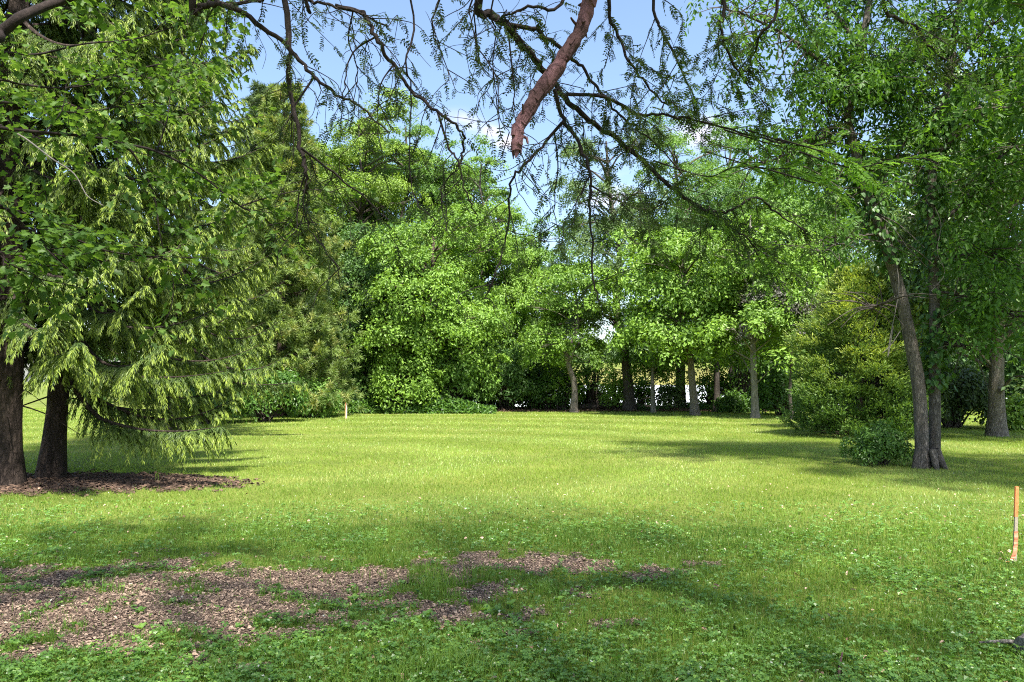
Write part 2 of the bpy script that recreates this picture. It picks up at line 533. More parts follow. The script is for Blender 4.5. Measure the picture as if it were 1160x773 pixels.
def spruce(name, label, base, H, Lmax, mat, seed, r0=.3, zdet=9., step=.066, size=.074, group=None, z0=1.3, pw=.75, bark=None,
           hang=1., lean=(0, 0), bough_gap=.5, minlo=(.4, .4)):
    rng = np.random.default_rng(seed)
    base = np.array(base, float)
    root = thing(name, base, label, 'tree', group)
    wood, br, fol = Acc(), Acc(), Acc()
    boughs = []
    top = base + np.array([lean[0], lean[1], H])
    tp = trunk_path(rng, base - [0, 0, .05], top, .05, 8)
    add_trunk(wood, tp, r0, .03, 16, 1.55, rng, .07)
    z = z0
    while z < H - .4:
        fine = z < zdet
        L0 = Lmax * max(1 - z / H, .02) ** pw
        kb = rng.integers(5, 7) if fine else 5
        ph0 = rng.random() * 6.28
        for b in range(kb):
            ph = ph0 + b * 2 * np.pi / kb + rng.normal() * .22
            Lb = L0 * (.72 + .42 * rng.random())
            dr = np.array([math.cos(ph), math.sin(ph), 0])
            j = np.argmin(np.abs(tp[:, 2] - (base[2] + z)))
            s = tp[j] * [1, 1, 0] + [0, 0, base[2] + z + rng.normal() * .1]
            kk = 14
            t = np.linspace(0, 1, kk)
            sag = .16 + .22 * rng.random() + .12 * (z < 3)
            rise = Lb * (-sag * t - .12 * np.sin(np.pi * t) + .20 * t ** 3)
            side = np.cross(UP, dr)
            pth = s + dr * (Lb * t)[:, None] + UP * rise[:, None] + side * (np.sin(t * 2.4 + ph) * .1 * Lb * t)[:, None]
            mz = np.interp(dr[0] + .25 * dr[1], [.2, .75], minlo) + .35 * rng.random()
            dz_ = pth[:, 2] - mz
            pth[:, 2] = mz + np.where(dz_ > .25, dz_, .25 + (dz_ - .25) * .38)
            bb = br
            if len(boughs) < 95:
                bb = Acc()
                boughs.append(bb)
            tube(bb, pth, np.linspace(.012 + .011 * Lb, .004, kk), 5, cap=False)
            # side shoots
            stp = step if fine else step * 2.4
            sz = size if fine else size * 2.2
            ns = max(4, int(Lb * .86 / stp))
            ts = np.repeat(.13 + .87 * (np.arange(ns) + rng.random(ns)) / ns, 2)
            sg = np.tile([1., -1.], ns)
            n2 = len(ts)
            O = np.stack([np.interp(ts, t, pth[:, a]) for a in range(3)], 1)
            T = nrm(np.stack([np.interp(ts, t, np.gradient(pth[:, a])) for a in range(3)], 1))
            S = nrm(np.cross(UP, T))
            ang = rad(58) - rad(38) * ts ** 3 + rng.normal(size=n2) * .2
            d2 = T * np.cos(ang)[:, None] + S * (np.sin(ang) * sg)[:, None]
            l2 = np.clip(.20 + .62 * np.sin(np.pi * np.clip(ts * .92, 0, 1)) ** .8, .16, 1) * (.35 + .24 * Lb / 3) * (.7 + .6 * rng.random(n2))
            hg = hang * (.35 + .75 * rng.random(n2))
            ne = max(3, int(.55 / (sz * .42)))
            u = (np.arange(ne) + .5) / ne
            U = np.tile(u, n2)
            I = np.repeat(np.arange(n2), ne)
            Pc = O[I] + d2[I] * (l2[I] * U * (1 - .25 * U))[:, None] - UP * (hg[I] * l2[I] * U ** 1.6)[:, None]
            Td = nrm(d2[I] * (1 - .5 * U)[:, None] - UP * (hg[I] * 1.6 * U ** .6)[:, None])
            Sd = nrm(np.cross(Td, UP) + 1e-6)
            for off in (-1, 1, 0):
                m = len(Pc)
                D = nrm(Td * (.75 if off else 1.) + Sd * off * .6 - UP * (.25 + .3 * rng.random(m))[:, None] + rng.normal(size=(m, 3)) * .18)
                N = nrm(np.cross(D, np.cross(UP, D)) + rng.normal(size=(m, 3)) * .3)
                tipv = np.clip((U - .25) * 1.8, 0, 1) * (rng.random(m) < .68) * (.35 + .65 * rng.random(m)) * (.25 + .75 * np.clip(ts[I] * 1.25, 0, 1))
                LL = sz * (.75 + .6 * rng.random(m))
                kites(fol, Pc, D, N, LL, LL * .20, rng.random(m), tipv, fold=.3, curl=.12, wid=.5)
        z += bough_gap * (.8 + .4 * rng.random()) * (1 if fine else 1.3)
    # dry lower stubs
    for i in range(10):
        ph = rng.random() * 6.28
        zz = .9 + rng.random() * 3
        s = base + [0, 0, zz]
        e = s + np.array([math.cos(ph), math.sin(ph), -.25 - .3 * rng.random()]) * (.5 + .9 * rng.random())
        tube(br, spline([s, (s + e) / 2 + [0, 0, .08], e], 3), [.014, .004], 4, cap=False)
    wood.build('trunk', bark or M['bark_spruce'], root)
    for bb in boughs:
        bb.build('branch', bark or M['bark_spruce'], root)
    br.build('branches', bark or M['bark_spruce'], root)['kind'] = 'stuff'
    fol.build('crown', mat, root)
    return root


def pine(name, label, base, H, zlo, rmax, mat, seed, r0=.22, group=None, n=300, L=.26, bark=None):
    """open pine: whorled limbs carrying brushes of long needles"""
    rng = np.random.default_rng(seed)
    base = np.array(base, float)
    root = thing(name, base, label, 'tree', group)
    wood, fol = Acc(), Acc()
    tp = trunk_path(rng, base - [0, 0, .05], base + [0, 0, H], .08, 7)
    add_trunk(wood, tp, r0, .03, 9, 1.4, rng)
    z = zlo
    C, Dd = [], []
    while z < H:
        f = (z - zlo) / (H - zlo)
        L0 = rmax * (1 - f) ** .5 * (.75 + .25 * math.sin(f * 3 + .8)) + .35
        kb = 6
        p0 = rng.random() * 6.28
        for b in range(kb):
            ph = p0 + b * 1.047 + rng.normal() * .25
            Lb = L0 * (.7 + .45 * rng.random())
            dr = np.array([math.cos(ph), math.sin(ph), 0])
            s = np.append(base[:2], base[2] + z)
            e = s + dr * Lb + UP * Lb * (.08 + .35 * f - .22 * (f < .3))
            pth = spline([s, (s + e) / 2 - UP * .08 * Lb, e], 5)
            tube(wood, pth, np.linspace(.01 + .012 * Lb, .006, len(pth)), 4, cap=False)
            k = max(5, int(Lb * 12))
            t = .3 + .7 * rng.random(k) ** .7
            pc = s + (e - s) * t[:, None] + rng.normal(size=(k, 3)) * .17 * Lb * np.array([1, 1, .45])
            C.append(pc)
            Dd.append(nrm(dr + UP * (.5 + .4 * rng.random((k, 1))) + rng.normal(size=(k, 3)) * .4))
        z += .42 + .15 * rng.random()
    C, Dd = np.vstack(C), np.vstack(Dd)
    m = len(C)
    nn = 46
    I = np.repeat(np.arange(m), nn)
    k = len(I)
    D = nrm(Dd[I] * .55 + rot_rand(rng, k) * .85)
    P = C[I] + Dd[I] * (rng.random((k, 1)) - .3) * .22
    LL = L * (.7 + .5 * rng.random(k))
    tb = rng.random(m)
    kites(fol, P, D, rot_rand(rng, k), LL, LL * .13, np.clip(tb[I] * .5 + .5 * rng.random(k), 0, 1),
          (rng.random(m) < .22)[I] * rng.random(k), fold=.1, curl=.05)
    wood.build('trunk', bark or M['bark_brown'], root)
    fol.build('crown', mat, root)
    return root


EDGE = 'trees along the far edge of the lawn'


VAR = {31: (.42, .35, .16), 32: (.38, .3, .15), 33: (.5, .5, .2), 34: (.52, .5, .19), 35: (.36, .35, .15), 36: (.45, .5, .17), 37: (.46, .55, .17), 38: (.38, .4, .13),
       39: (.4, .5, .15), 40: (.42, .35, .15), 41: (.52, .5, .20), 42: (.45, .4, .16), 43: (.48, .5, .19), 44: (.44, .5, .15), 45: (.4, .4, .14), 46: (.45, .45, .15), 47: (.45, .5, .15)}


def far_tree(px, d, topy, half, boty, mat, bark, tw, label, seed, name='broadleaf_tree', lean=0., dens=1., L=.19, cpx=None, **kw):
    """px: trunk pixel column, d distance, crown from topy to boty (pixels) and half width in pixels"""
    tr, fl, L = VAR.get(seed, (.5, .5, L))
    L *= .86
    x = gx(px, d)
    cx = gx(cpx if cpx is not None else px, d)
    zt, zb = at(px, topy, d)[2], at(px, boty, d)[2]
    base = (x, d, float(ground_z(x, d)))
    rz = (zt - zb) / 2
    rx = half / FPX * d
    vol = (rx * rx * rz) ** (1 / 3)
    b = int(9 * vol ** 1.6 * dens) + 8
    return broadleaf(name, label, base, (cx, d + kw.pop('dy', .3), (zt + zb) / 2), rx, rz, M[mat], M[bark], tw / FPX * d / 2 * .8, seed,
                     boughs=b, tufts=8, sides=8, leaves=kw.pop('leaves', 84 if L > .14 else 104), L=L, group=EDGE, tuft_r=tr, flat=fl, **kw)


# ------------------------------------------------------------------ ground
def build_ground():
    xs = np.concatenate([np.linspace(-420, -70, 12), np.linspace(-60, 60, 61), np.linspace(70, 420, 12)])
    ys = np.concatenate([np.linspace(-60, -4, 10), np.linspace(-2, 60, 63), np.linspace(64, 440, 60), np.linspace(470, 900, 10)])
    X, Y = np.meshgrid(xs, ys)
    Z = ground_z(X, Y)
    nx, ny = len(xs), len(ys)
    i = np.arange(ny - 1)[:, None] * nx + np.arange(nx - 1)[None]
    F = np.stack([i, i + 1, i + nx + 1, i + nx], -1).reshape(-1, 4)
    a = Acc()
    a.add(np.stack([X, Y, Z], -1).reshape(-1, 3), F, .5, 0, True)
    m, nt, N, Lk = newmat('lawn_turf')
    out = nd(nt, 'ShaderNodeOutputMaterial')
    tc = nd(nt, 'ShaderNodeTexCoord')
    n1 = nd(nt, 'ShaderNodeTexNoise', i_Scale=.55, i_Detail=6, i_Roughness=.62)
    n2 = nd(nt, 'ShaderNodeTexNoise', i_Scale=22., i_Detail=6, i_Roughness=.7)
    Lk.new(tc.outputs['Object'], n1.inputs['Vector'])
    Lk.new(tc.outputs['Object'], n2.inputs['Vector'])
    r1 = nd(nt, 'ShaderNodeValToRGB')
    e = r1.color_ramp.elements
    e[0].position, e[1].position = .3, .7
    e[0].color, e[1].color = (.105, .150, .028, 1), (.215, .250, .055, 1)
    Lk.new(n1.outputs['Fac'], r1.inputs[0])
    r2 = nd(nt, 'ShaderNodeValToRGB')
    e = r2.color_ramp.elements
    e[0].position, e[1].position = .35, .62
    e[0].color, e[1].color = (.42, .42, .42, 1), (1, 1, 1, 1)
    Lk.new(n2.outputs['Fac'], r2.inputs[0])
    mu = nd(nt, 'ShaderNodeMix', data_type='RGBA', blend_type='MULTIPLY')
    mu.inputs[0].default_value = 1
    Lk.new(r1.outputs[0], mu.inputs[6])
    Lk.new(r2.outputs[0], mu.inputs[7])
    bp = nd(nt, 'ShaderNodeBump', i_Strength=.8, i_Distance=.04)
    Lk.new(n2.outputs['Fac'], bp.inputs['Height'])
    p = nd(nt, 'ShaderNodeBsdfPrincipled', i_Roughness=.95)
    p.inputs['Specular IOR Level'].default_value = .1
    Lk.new(mu.outputs[2], p.inputs['Base Color'])
    Lk.new(bp.outputs[0], p.inputs['Normal'])
    Lk.new(p.outputs[0], out.inputs[0])
    o = a.build('ground', m)
    o['kind'] = 'structure'


def chip_mask(x, y):
    """1 where bare wood chips lie (front left), from 0 to 1"""
    n = fbm(x * 1.0 + 7, y * 1.9, 11, 4) - .5
    n2 = fbm(x * 5.0, y * 6.5, 23, 3) - .5
    r1 = np.hypot((x + 4.6) / 3.1, (y - 5.45) / .95)
    r2 = np.hypot((x + 1.4) / 1.5, (y - 6.0) / .62)
    r3 = np.hypot((x - .05) / 1.0, (y - 6.65) / .42)
    m = np.maximum(np.maximum(1.32 - r1, (1.08 - r2) * .95), (1.0 - r3) * .8)
    return smooth(.12, .46, m - .04 + 1.5 * n + 2.5 * n2)


def litter_mask(x, y):
    """1 on the brown needle bed under the spruces"""
    dx, dy = (x + 7.2) / 3.0, (y - 12.0) / 1.25
    r = np.sqrt(dx * dx + dy * dy) + .9 * (fbm(x * .9, y * 1.6, 31) - .5) + .5 * (fbm(x * 5, y * 5, 33) - .5)
    return 1 - smooth(.72, 1.12, r)


def sheet(name, mask, x0, x1, y0, y1, step, zoff, mat, label=None):
    """a thin sheet following the ground where mask is above a half"""
    nx, ny = int((x1 - x0) / step) + 1, int((y1 - y0) / step) + 1
    X, Y = np.meshgrid(np.linspace(x0, x1, nx), np.linspace(y0, y1, ny))
    Z = ground_z(X, Y) + zoff + .01 * (fbm(X * 6, Y * 6, 3) - .5)
    i = np.arange(ny - 1)[:, None] * nx + np.arange(nx - 1)[None]
    F = np.stack([i, i + 1, i + nx + 1, i + nx], -1).reshape(-1, 4)
    mc = mask(X, Y).ravel()[F].mean(1)
    a = Acc()
    F = F[mc > .4]
    used, inv = np.unique(F, return_inverse=True)
    a.add(np.stack([X, Y, Z], -1).reshape(-1, 3)[used], inv.reshape(-1, 4), .5, 0, True)
    o = a.build(name, mat)
    o['kind'] = 'structure'


def chips(name, mask, x0, x1, y0, y1, n, size, mat, seed, label, cat):
    rng = np.random.default_rng(seed)
    x, y = rng.uniform(x0, x1, n), rng.uniform(y0, y1, n)
    keep = rng.random(n) < mask(x, y)
    x, y = x[keep], y[keep]
    n = len(x)
    P = np.stack([x, y, ground_z(x, y) + .012 + .02 * rng.random(n)], 1)
    a = rng.random(n) * 6.28
    D = np.stack([np.cos(a), np.sin(a), rng.normal(size=n) * .3], 1)
    N = nrm(UP + rng.normal(size=(n, 3)) * .45)
    L = size * (.5 + 1.1 * rng.random(n) ** 1.5)
    W = L * (.3 + .4 * rng.random(n))
    D = nrm(D)
    S = nrm(np.cross(N, D))
    N = np.cross(D, S)
    th = (L * .12)[:, None]
    A, B = D * L[:, None] * .5, S * W[:, None] * .5
    cor = [P - A - B, P + A * 1.1 - B * .7, P + A * .9 + B, P - A * .8 + B * .9]
    V = np.stack([c for c in cor] + [c + N * th for c in cor], 1).reshape(-1, 3)
    b = np.arange(n)[:, None] * 8
    tone = rng.random(n) ** 1.5
    acc = Acc()
    fs = [[4, 5, 6, 7], [0, 1, 5, 4], [1, 2, 6, 5], [2, 3, 7, 6], [3, 0, 4, 7]]
    acc.add(V, np.concatenate([b + f for f in fs]), np.tile(tone, 5))
    tag(acc.build(name, mat), label, cat, kind='stuff')


def grass():
    rng = np.random.default_rng(5)
    acc = Acc()
    bands = [(2.4, 5.2, 5200, .052, .0042, 2), (5.2, 8.5, 3300, .048, .0050, 2), (8.5, 14, 1600, .048, .0070, 1),
             (14, 24, 700, .048, .0105, 1), (24, 44, 270, .054, .018, 1)]
    for y0, y1, den, h, w, seg in bands:
        wx = .70 * y1 + 2.2
        n = int(den * (y1 - y0) * 2 * wx)
        y = rng.uniform(y0, y1, n)
        x = rng.uniform(-wx, wx, n)
        k = np.abs(x) < .70 * y + 2.0
        x, y = x[k], y[k]
        cm, lm = chip_mask(x, y), litter_mask(x, y)
        patch = fbm(x * 1.7, y * 1.7, 41, 3)
        thin = np.clip(.55 + .9 * patch, 0, 1)
        k = (rng.random(len(x)) > np.maximum(cm * .935, lm * .985)) & (rng.random(len(x)) < thin)
        x, y, patch = x[k], y[k], patch[k]
        n = len(x)
        z = ground_z(x, y)
        # mown bands lean in alternating directions along a curved line
        band = np.sin((np.hypot((x + 5.5) * .8, y - 15.5) + 1.1 * fbm(x * .2, y * .2, 63, 3)) * 2 * np.pi / 3.3)
        amp = smooth(7.5, 11, y)
        big = fbm(x * .5, y * .5, 77, 3)
        rows = smooth(.45, .95, band) * smooth(.42, .6, fbm(x * .16, y * .3, 37, 3)) * smooth(9, 13, y)
        hh = h * (.45 + 1.0 * rng.random(n)) * (.65 + .8 * patch) * (1 + .35 * (rng.random(n) < .04)) * (1 + .9 * smooth(.56, .72, fbm(x * 1.9 + 5, y * 1.9, 47, 3)) * (1 - smooth(6.5, 10, y)))
        la = rng.random(n) * 6.28
        lean = .55 * rng.random(n) + .12
        lx = np.cos(la) * lean + .10 * amp * band
        ly = np.sin(la) * lean + .24 * amp * band
        fa = rng.random(n) * np.pi
        sx, sy = np.cos(fa), np.sin(fa)
        ww = w * (.6 + .8 * rng.random(n)) * .5
        B = np.stack([x, y, z - .004], 1)
        S = np.stack([sx * ww, sy * ww, 0 * x], 1)
        tip = B + np.stack([lx * hh, ly * hh, hh * np.clip(1.05 - .45 * lean, .4, 1)], 1)
        tone = np.clip(.04 + .48 * smooth(7, 14, y) + .75 * big * (.55 + .6 * rng.random(n)) + .22 * (rng.random(n) - .5), 0, 1)  # tone rises with distance: sunlit lawn painted lighter, shaded front greener
        fade = smooth(8, 13, y)  # more dry tips far out: drier turf, also painted sunlight
        dry = (rng.random(n) < .045 + .17 * fade + .42 * rows + .20 * smooth(.5, .75, fbm(x * .35, y * .7, 91, 3)) * fade) * (.3 + .7 * rng.random(n))
        tip = np.where((dry > 0)[:, None], B + (tip - B) * .68, tip)
        if seg == 2:
            mid = B * .45 + tip * .55 + np.stack([-lx * hh * .16, -ly * hh * .16, hh * .14], 1)
            V = np.stack([B - S, B + S, mid + S * .8, mid - S * .8, tip], 1).reshape(-1, 3)
            b = np.arange(n)[:, None] * 5
            acc.add(V, b + [0, 1, 2, 3], tone, dry)
            acc.f.append((b + [3, 2, 4] + acc.n - len(V), tone.astype(np.float32), dry.astype(np.float32), False))
        else:
            V = np.stack([B - S, B + S, tip], 1).reshape(-1, 3)
            acc.add(V, np.arange(n)[:, None] * 3 + [0, 1, 2], tone, dry)
    tag(acc.build('lawn_grass', M['grass']), 'short mown green lawn grass with dry yellowish streaks', 'grass', kind='stuff')


def clover():
    rng = np.random.default_rng(15)
    acc = Acc()
    n = 110000
    y = 2.6 + 7.4 * rng.random(n) ** 1.15
    x = rng.uniform(-1, 1, n) * (.70 * y + 1.8)
    cm = chip_mask(x, y)
    dn = (.12 + .7 * smooth(.30, .75, fbm(x * 1.3 + 3, y * 1.3, 51, 4) + .14 * (1 - smooth(3.8, 5.4, y)) - .10 * smooth(5.5, 7, y) - .10 * smooth(7, 10, y)))
    k = rng.random(n) < dn * (1 - cm * .96)
    x, y = x[k], y[k]
    n = len(x)
    h = .03 + .045 * rng.random(n)
    P = np.stack([x, y, ground_z(x, y) + h], 1)
    tl = nrm(UP + rng.normal(size=(n, 3)) * .35)
    a0 = rng.random(n) * 6.28
    sz = .009 + .010 * rng.random(n) + .008 * (rng.random(n) < .12)
    tone = np.clip(.5 * fbm(x * 3, y * 3, 61) + .5 * rng.random(n), 0, 1)
    for q in range(3):
        a = a0 + q * 2.09
        D = np.stack([np.cos(a), np.sin(a), -.15 + 0 * a], 1)
        D = nrm(D - tl * (D * tl).sum(1, keepdims=True) * .8)
        kites(acc, P, D, tl, sz * 1.25, sz * 1.25, tone, (rng.random(n) < .1) * .8, fold=.12, wid=.6)
    tag(acc.build('clover_patches', M['clover']), 'three-leaved clover growing through the front of the lawn', 'clover', kind='stuff')
    # broad weed leaves in low rosettes
    acc = Acc()
    m = 2600
    y = 2.8 + 4.4 * rng.random(m) ** 1.1
    x = rng.uniform(-1, 1, m) * (.70 * y + 1.5)
    dn = .25 + .75 * smooth(.42, .6, fbm(x * .9 + 13, y * .9, 71, 3)) - .55 * smooth(5.2, 6.2, y)
    k = rng.random(m) < dn
    k &= rng.random(m) < (1 - .80 * chip_mask(x, y))
    x, y = x[k], y[k]
    m = len(x)
    nl = 6
    I = np.repeat(np.arange(m), nl)
    a = rng.random(m)[I] * 6.28 + np.tile(np.arange(nl), m) * 1.05 + rng.normal(size=m * nl) * .3
    up = .25 + .7 * rng.random(m * nl)
    D = np.stack([np.cos(a), np.sin(a), up], 1)
    N = nrm(UP * 1.2 - np.stack([np.cos(a), np.sin(a), 0 * a], 1) * up[:, None] + rng.normal(size=(m * nl, 3)) * .25)
    LL = (.018 + .038 * rng.random(m) ** 2)[I] * (.7 + .5 * rng.random(m * nl))
    P = np.stack([x[I], y[I], ground_z(x[I], y[I]) + .01 + .02 * rng.random(m * nl)], 1)
    shaped(acc, P, D, N, LL, LL * (.5 + .35 * rng.random(m)[I]), OVAL, np.clip(.35 + .6 * rng.random(m)[I], 0, 1), (rng.random(m) < .3)[I] * .7)
    tag(acc.build('broad_leaved_weeds', M['clover']), 'low rosettes of broad weed leaves in the front of the lawn', 'weeds', kind='stuff')
    # clover flower heads, fallen petals
    acc = Acc()
    m = 420
    y = 4 + 9 * rng.random(m) ** 1.2
    x = rng.uniform(-1, 1, m) * (.70 * y + .8)
    k = (rng.random(m) < smooth(.42, .62, fbm(x * .8 + 31, y * .8, 81, 3)) + .08) & (chip_mask(x, y) < .5)
    x, y = x[k], y[k]
    m = len(x)
    P = np.stack([x, y, ground_z(x, y) + .045 + .03 * rng.random(m)], 1)
    for q in range(7):
        kites(acc, P, rot_rand(rng, m) + UP * .6, rot_rand(rng, m), .006 + .006 * rng.random(m), .006, rng.random(m))
    tag(acc.build('clover_flowers', M['flower']), 'scattered tiny white clover flowers on the lawn', 'flowers', kind='stuff')


# ------------------------------------------------------------------ build: setting
build_ground()
sheet('bare_soil', chip_mask, -8.5, 2, 4.0, 7.6, .03, .006, M['soil'])
sheet('needle_bed', litter_mask, -11, -3.6, 10, 14, .08, .006, M['litter'])
chips('wood_chips', chip_mask, -8.5, 2.0, 4.0, 7.6, 240000, .016, M['chip'], 2, 'pale brown wood chips spread over the bare patch', 'wood chips')
chips('fallen_needles', litter_mask, -11, -3.6, 10, 14, 22000, .05, M['needle_litter'], 3, 'brown fallen needles and cones under the spruces', 'needle litter')
grass()
clover()
rng = np.random.default_rng(55)
a = Acc()
n = 420
y = 3.6 + 8 * rng.random(n) ** 1.3
x = rng.uniform(-1, 1, n) * (.7 * y + .6)
P = np.stack([x, y, ground_z(x, y) + .035 + .02 * rng.random(n)], 1)
shaped(a, P, rot_rand(rng, n) * [1, 1, .25], nrm(UP + rng.normal(size=(n, 3)) * .5), .018 + .026 * rng.random(n), .02 + .01 * rng.random(n), OVAL, rng.random(n), fold=.5, curl=.4)
tag(a.build('fallen_leaves', M['dry_leaf']), 'scattered dry tan leaves lying on the lawn', 'leaves', kind='stuff')

# pond and far bank
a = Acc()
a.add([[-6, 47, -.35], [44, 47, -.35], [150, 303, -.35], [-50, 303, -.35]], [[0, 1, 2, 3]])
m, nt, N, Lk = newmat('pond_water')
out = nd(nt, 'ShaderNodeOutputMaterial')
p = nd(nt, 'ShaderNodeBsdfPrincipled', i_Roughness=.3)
p.inputs['Base Color'].default_value = (.62, .64, .64, 1)  # pale base colour paints in the bright glare on the water
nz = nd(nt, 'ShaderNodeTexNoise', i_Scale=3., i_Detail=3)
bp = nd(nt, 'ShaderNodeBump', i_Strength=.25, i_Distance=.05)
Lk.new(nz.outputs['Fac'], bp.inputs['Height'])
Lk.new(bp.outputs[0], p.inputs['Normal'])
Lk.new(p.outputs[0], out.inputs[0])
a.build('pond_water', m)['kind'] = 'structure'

rng = np.random.default_rng(8)
a = Acc()
n = 30000
x, y = rng.uniform(-20, 130, n), rng.uniform(294, 350, n)
P = np.stack([x, y, ground_z(x, y)], 1)
kites(a, P, np.stack([rng.normal(size=n) * .12, rng.normal(size=n) * .12, np.ones(n)], 1), rot_rand(rng, n), 2.0 + 2.2 * rng.random(n), .35, rng.random(n), curl=0)
tag(a.build('reeds', M['reed']), 'yellow reeds on the far bank of the pond', 'reeds', kind='stuff')


def wood_mass(name, label, spans, mat, seed, leaf=.4):
    """a far wood that reads as one mass: many crowns of leaf tufts in one object"""
    rng = np.random.default_rng(seed)
    acc = Acc()
    for (x0, x1, y0, y1, n, h0, h1, r) in spans:
        for i in range(n):
            x, y = rng.uniform(x0, x1), rng.uniform(y0, y1)
            h = rng.uniform(h0, h1)
            g = float(ground_z(x, y))
            rr = r * rng.uniform(.7, 1.2)
            c, d = crown_points(rng, (x, y, g + h * .55), rr, rr, h * .47, int(26 * rr * h / 30) + 14, .55, 1., -.95)
            R = np.full(len(c), 1.)[:] * (.5 + .5 * rng.random(len(c))) * rr * .36
            dome_leaves(acc, rng, c, R, R * .5, d, 46, leaf, .6, tonebase=np.clip(rng.random() + .3 * (rng.random(len(c)) - .5), 0, 1))
            tube(acc, [[x, y, g - .1], [x + rng.normal() * .2, y, g + h * .6]], [.16, .08], 5, 0.)
    tag(acc.build(name, mat), label, 'woods', kind='stuff')


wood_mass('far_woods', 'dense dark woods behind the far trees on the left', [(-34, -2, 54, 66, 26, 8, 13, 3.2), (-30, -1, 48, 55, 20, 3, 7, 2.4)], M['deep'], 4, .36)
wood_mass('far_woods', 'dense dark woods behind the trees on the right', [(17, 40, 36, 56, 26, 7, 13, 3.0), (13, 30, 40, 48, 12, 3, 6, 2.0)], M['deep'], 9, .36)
wood_mass('far_woods', 'hazy low line of trees across the pond', [(-40, 160, 430, 465, 60, 7, 14, 9)], M['grey'], 6, 1.8)

# ------------------------------------------------------------------ spruces and pines at left
SPR = 'conifers at the left of the lawn'
spruce('spruce_tree', 'large Norway spruce at the left edge, nearest trunk in the needle bed', (-7.72, 11.75, 0), 21, 3.7, M['spruce'], 21, r0=.21, group=SPR, z0=2.5, minlo=(2.0, 1.4))
spruce('spruce_tree', 'large drooping spruce with slimmer trunk just right of the edge spruce', (-7.5, 12.6, 0), 20, 3.6, M['spruce'], 22, r0=.165, group=SPR, lean=(.9, .3), z0=1.7, minlo=(2.0, .62))
spruce('spruce_tree', 'farther spruce behind the two thick spruce trunks, right beside the pines', (gx(200, 22), 22, 0), 15.5, 3.8, M['spruce'], 23, r0=.2, zdet=12, step=.11, size=.12, group=SPR, z0=2.3, minlo=(1.5, 1.2))
pine('pine_tree', 'tawny green pine standing right of the drooping spruces', (gx(318, 33.5), 33.5, 0), 14.6, .8, 2.5, M['pine'], 24, group=SPR)
pine('pine_tree', 'bluish pine whose top shows against the sky behind the tawny pine', (gx(296, 39), 39, 0), 16.6, 4, 2.4, M['bluepine'], 25, group=SPR, L=.3)

# ------------------------------------------------------------------ far-edge trees
far_tree(408, 45, 100, 66, 420, 'yellow', 'bark_dark', 12, 'tall rounded yellow-green tree right behind the tawny pine', 31)
far_tree(455, 49, 106, 60, 400, 'green', 'bark_dark', 13, 'tall green tree beside the sky gap, left of it', 32)
far_tree(432, 41, 245, 50, 440, 'deep', 'bark_brown', 12, 'dark shaded tree with paired trunks behind the ivy bank', 33)
far_tree(480, 38.5, 235, 78, 446, 'lime', 'bark_brown', 15, 'bright lime tree with sprawling limbs left of centre', 34, cpx=492, dens=.85)
far_tree(545, 44, 180, 60, 440, 'lime', 'bark_dark', 12, 'tall lime green tree whose top borders the sky gap from the left', 35)
far_tree(603, 47, 243, 44, 445, 'green', 'bark_dark', 11, 'lower green tree directly below the sky gap', 36)
far_tree(650, 38, 288, 46, 425, 'lime', 'bark_grey', 10, 'slim bright tree with a thin bare grey trunk at centre', 37, dens=.8)
far_tree(713, 39.5, 128, 62, 390, 'grey', 'bark_dark', 16, 'tall thin-crowned tree with a dark leaning trunk, showing sky through it', 38, cpx=690, dens=.62)
far_tree(740, 37.5, 335, 30, 440, 'green', 'bark_pale', 7, 'small young tree with a pale thin stem in front of the pond', 39, L=.16)
far_tree(770, 42.5, 132, 62, 400, 'green', 'bark_brown', 15, 'tall tree with brown straight trunk in front of the pond', 40, dens=.66)
far_tree(787, 34.6, 252, 60, 420, 'lime', 'bark_grey', 12, 'bright maple-like tree with a grey trunk right of the pond view', 41, cpx=770, dens=.75)
far_tree(811, 38.5, 205, 46, 420, 'deep', 'bark_dark', 9, 'dark slender tree between two grey trunks', 42)
far_tree(855, 32.2, 215, 58, 442, 'lime', 'bark_pale', 11, 'bright green tree with a short pale trunk nearest the lawn', 43, dens=.9)
far_tree(905, 38, 140, 62, 430, 'green', 'bark_dark', 12, 'full green tree left of the yellowish cedar', 44)
far_tree(960, 42, 150, 60, 430, 'lime', 'bark_dark', 13, 'tall light green tree behind the yellowish cedar', 45)
far_tree(830, 47, 118, 62, 400, 'green', 'bark_dark', 12, 'tall back-row green tree above the slender dark one', 46, dens=.7)
far_tree(1040, 36, 190, 60, 460, 'green', 'bark_dark', 12, 'green tree seen between the cedar and the twin-trunked tree', 47)
far_tree(512, 50, 150, 48, 430, 'green', 'bark_dark', 12, 'taller green tree rising behind the lime ones at left of the sky gap', 48)
far_tree(375, 48, 140, 45, 440, 'deep', 'bark_dark', 12, 'dark leafy tree showing right of the pine needles', 49)
far_tree(897, 31, 322, 17, 400, 'smoke', 'bark_dark', 6, 'small greyish brown tree beside the left flank of the cedar', 50, name='smoke_tree', L=.13)

UND = 'bushes along the far edge of the lawn'


def bush(px, basey, half, h, mat, label, seed, d=None, **kw):
    d = d or gy(basey)
    x = gx(px, d)
    rx = half / FPX * d
    return shrub('bush', label, (x, d, float(ground_z(x, d))), rx, h, M[mat], seed, group=UND, ry=min(rx, 1.3),
                 tufts=int(26 + 34 * rx * h), leaves=54, L=.15, tuft_r=.36, **kw)


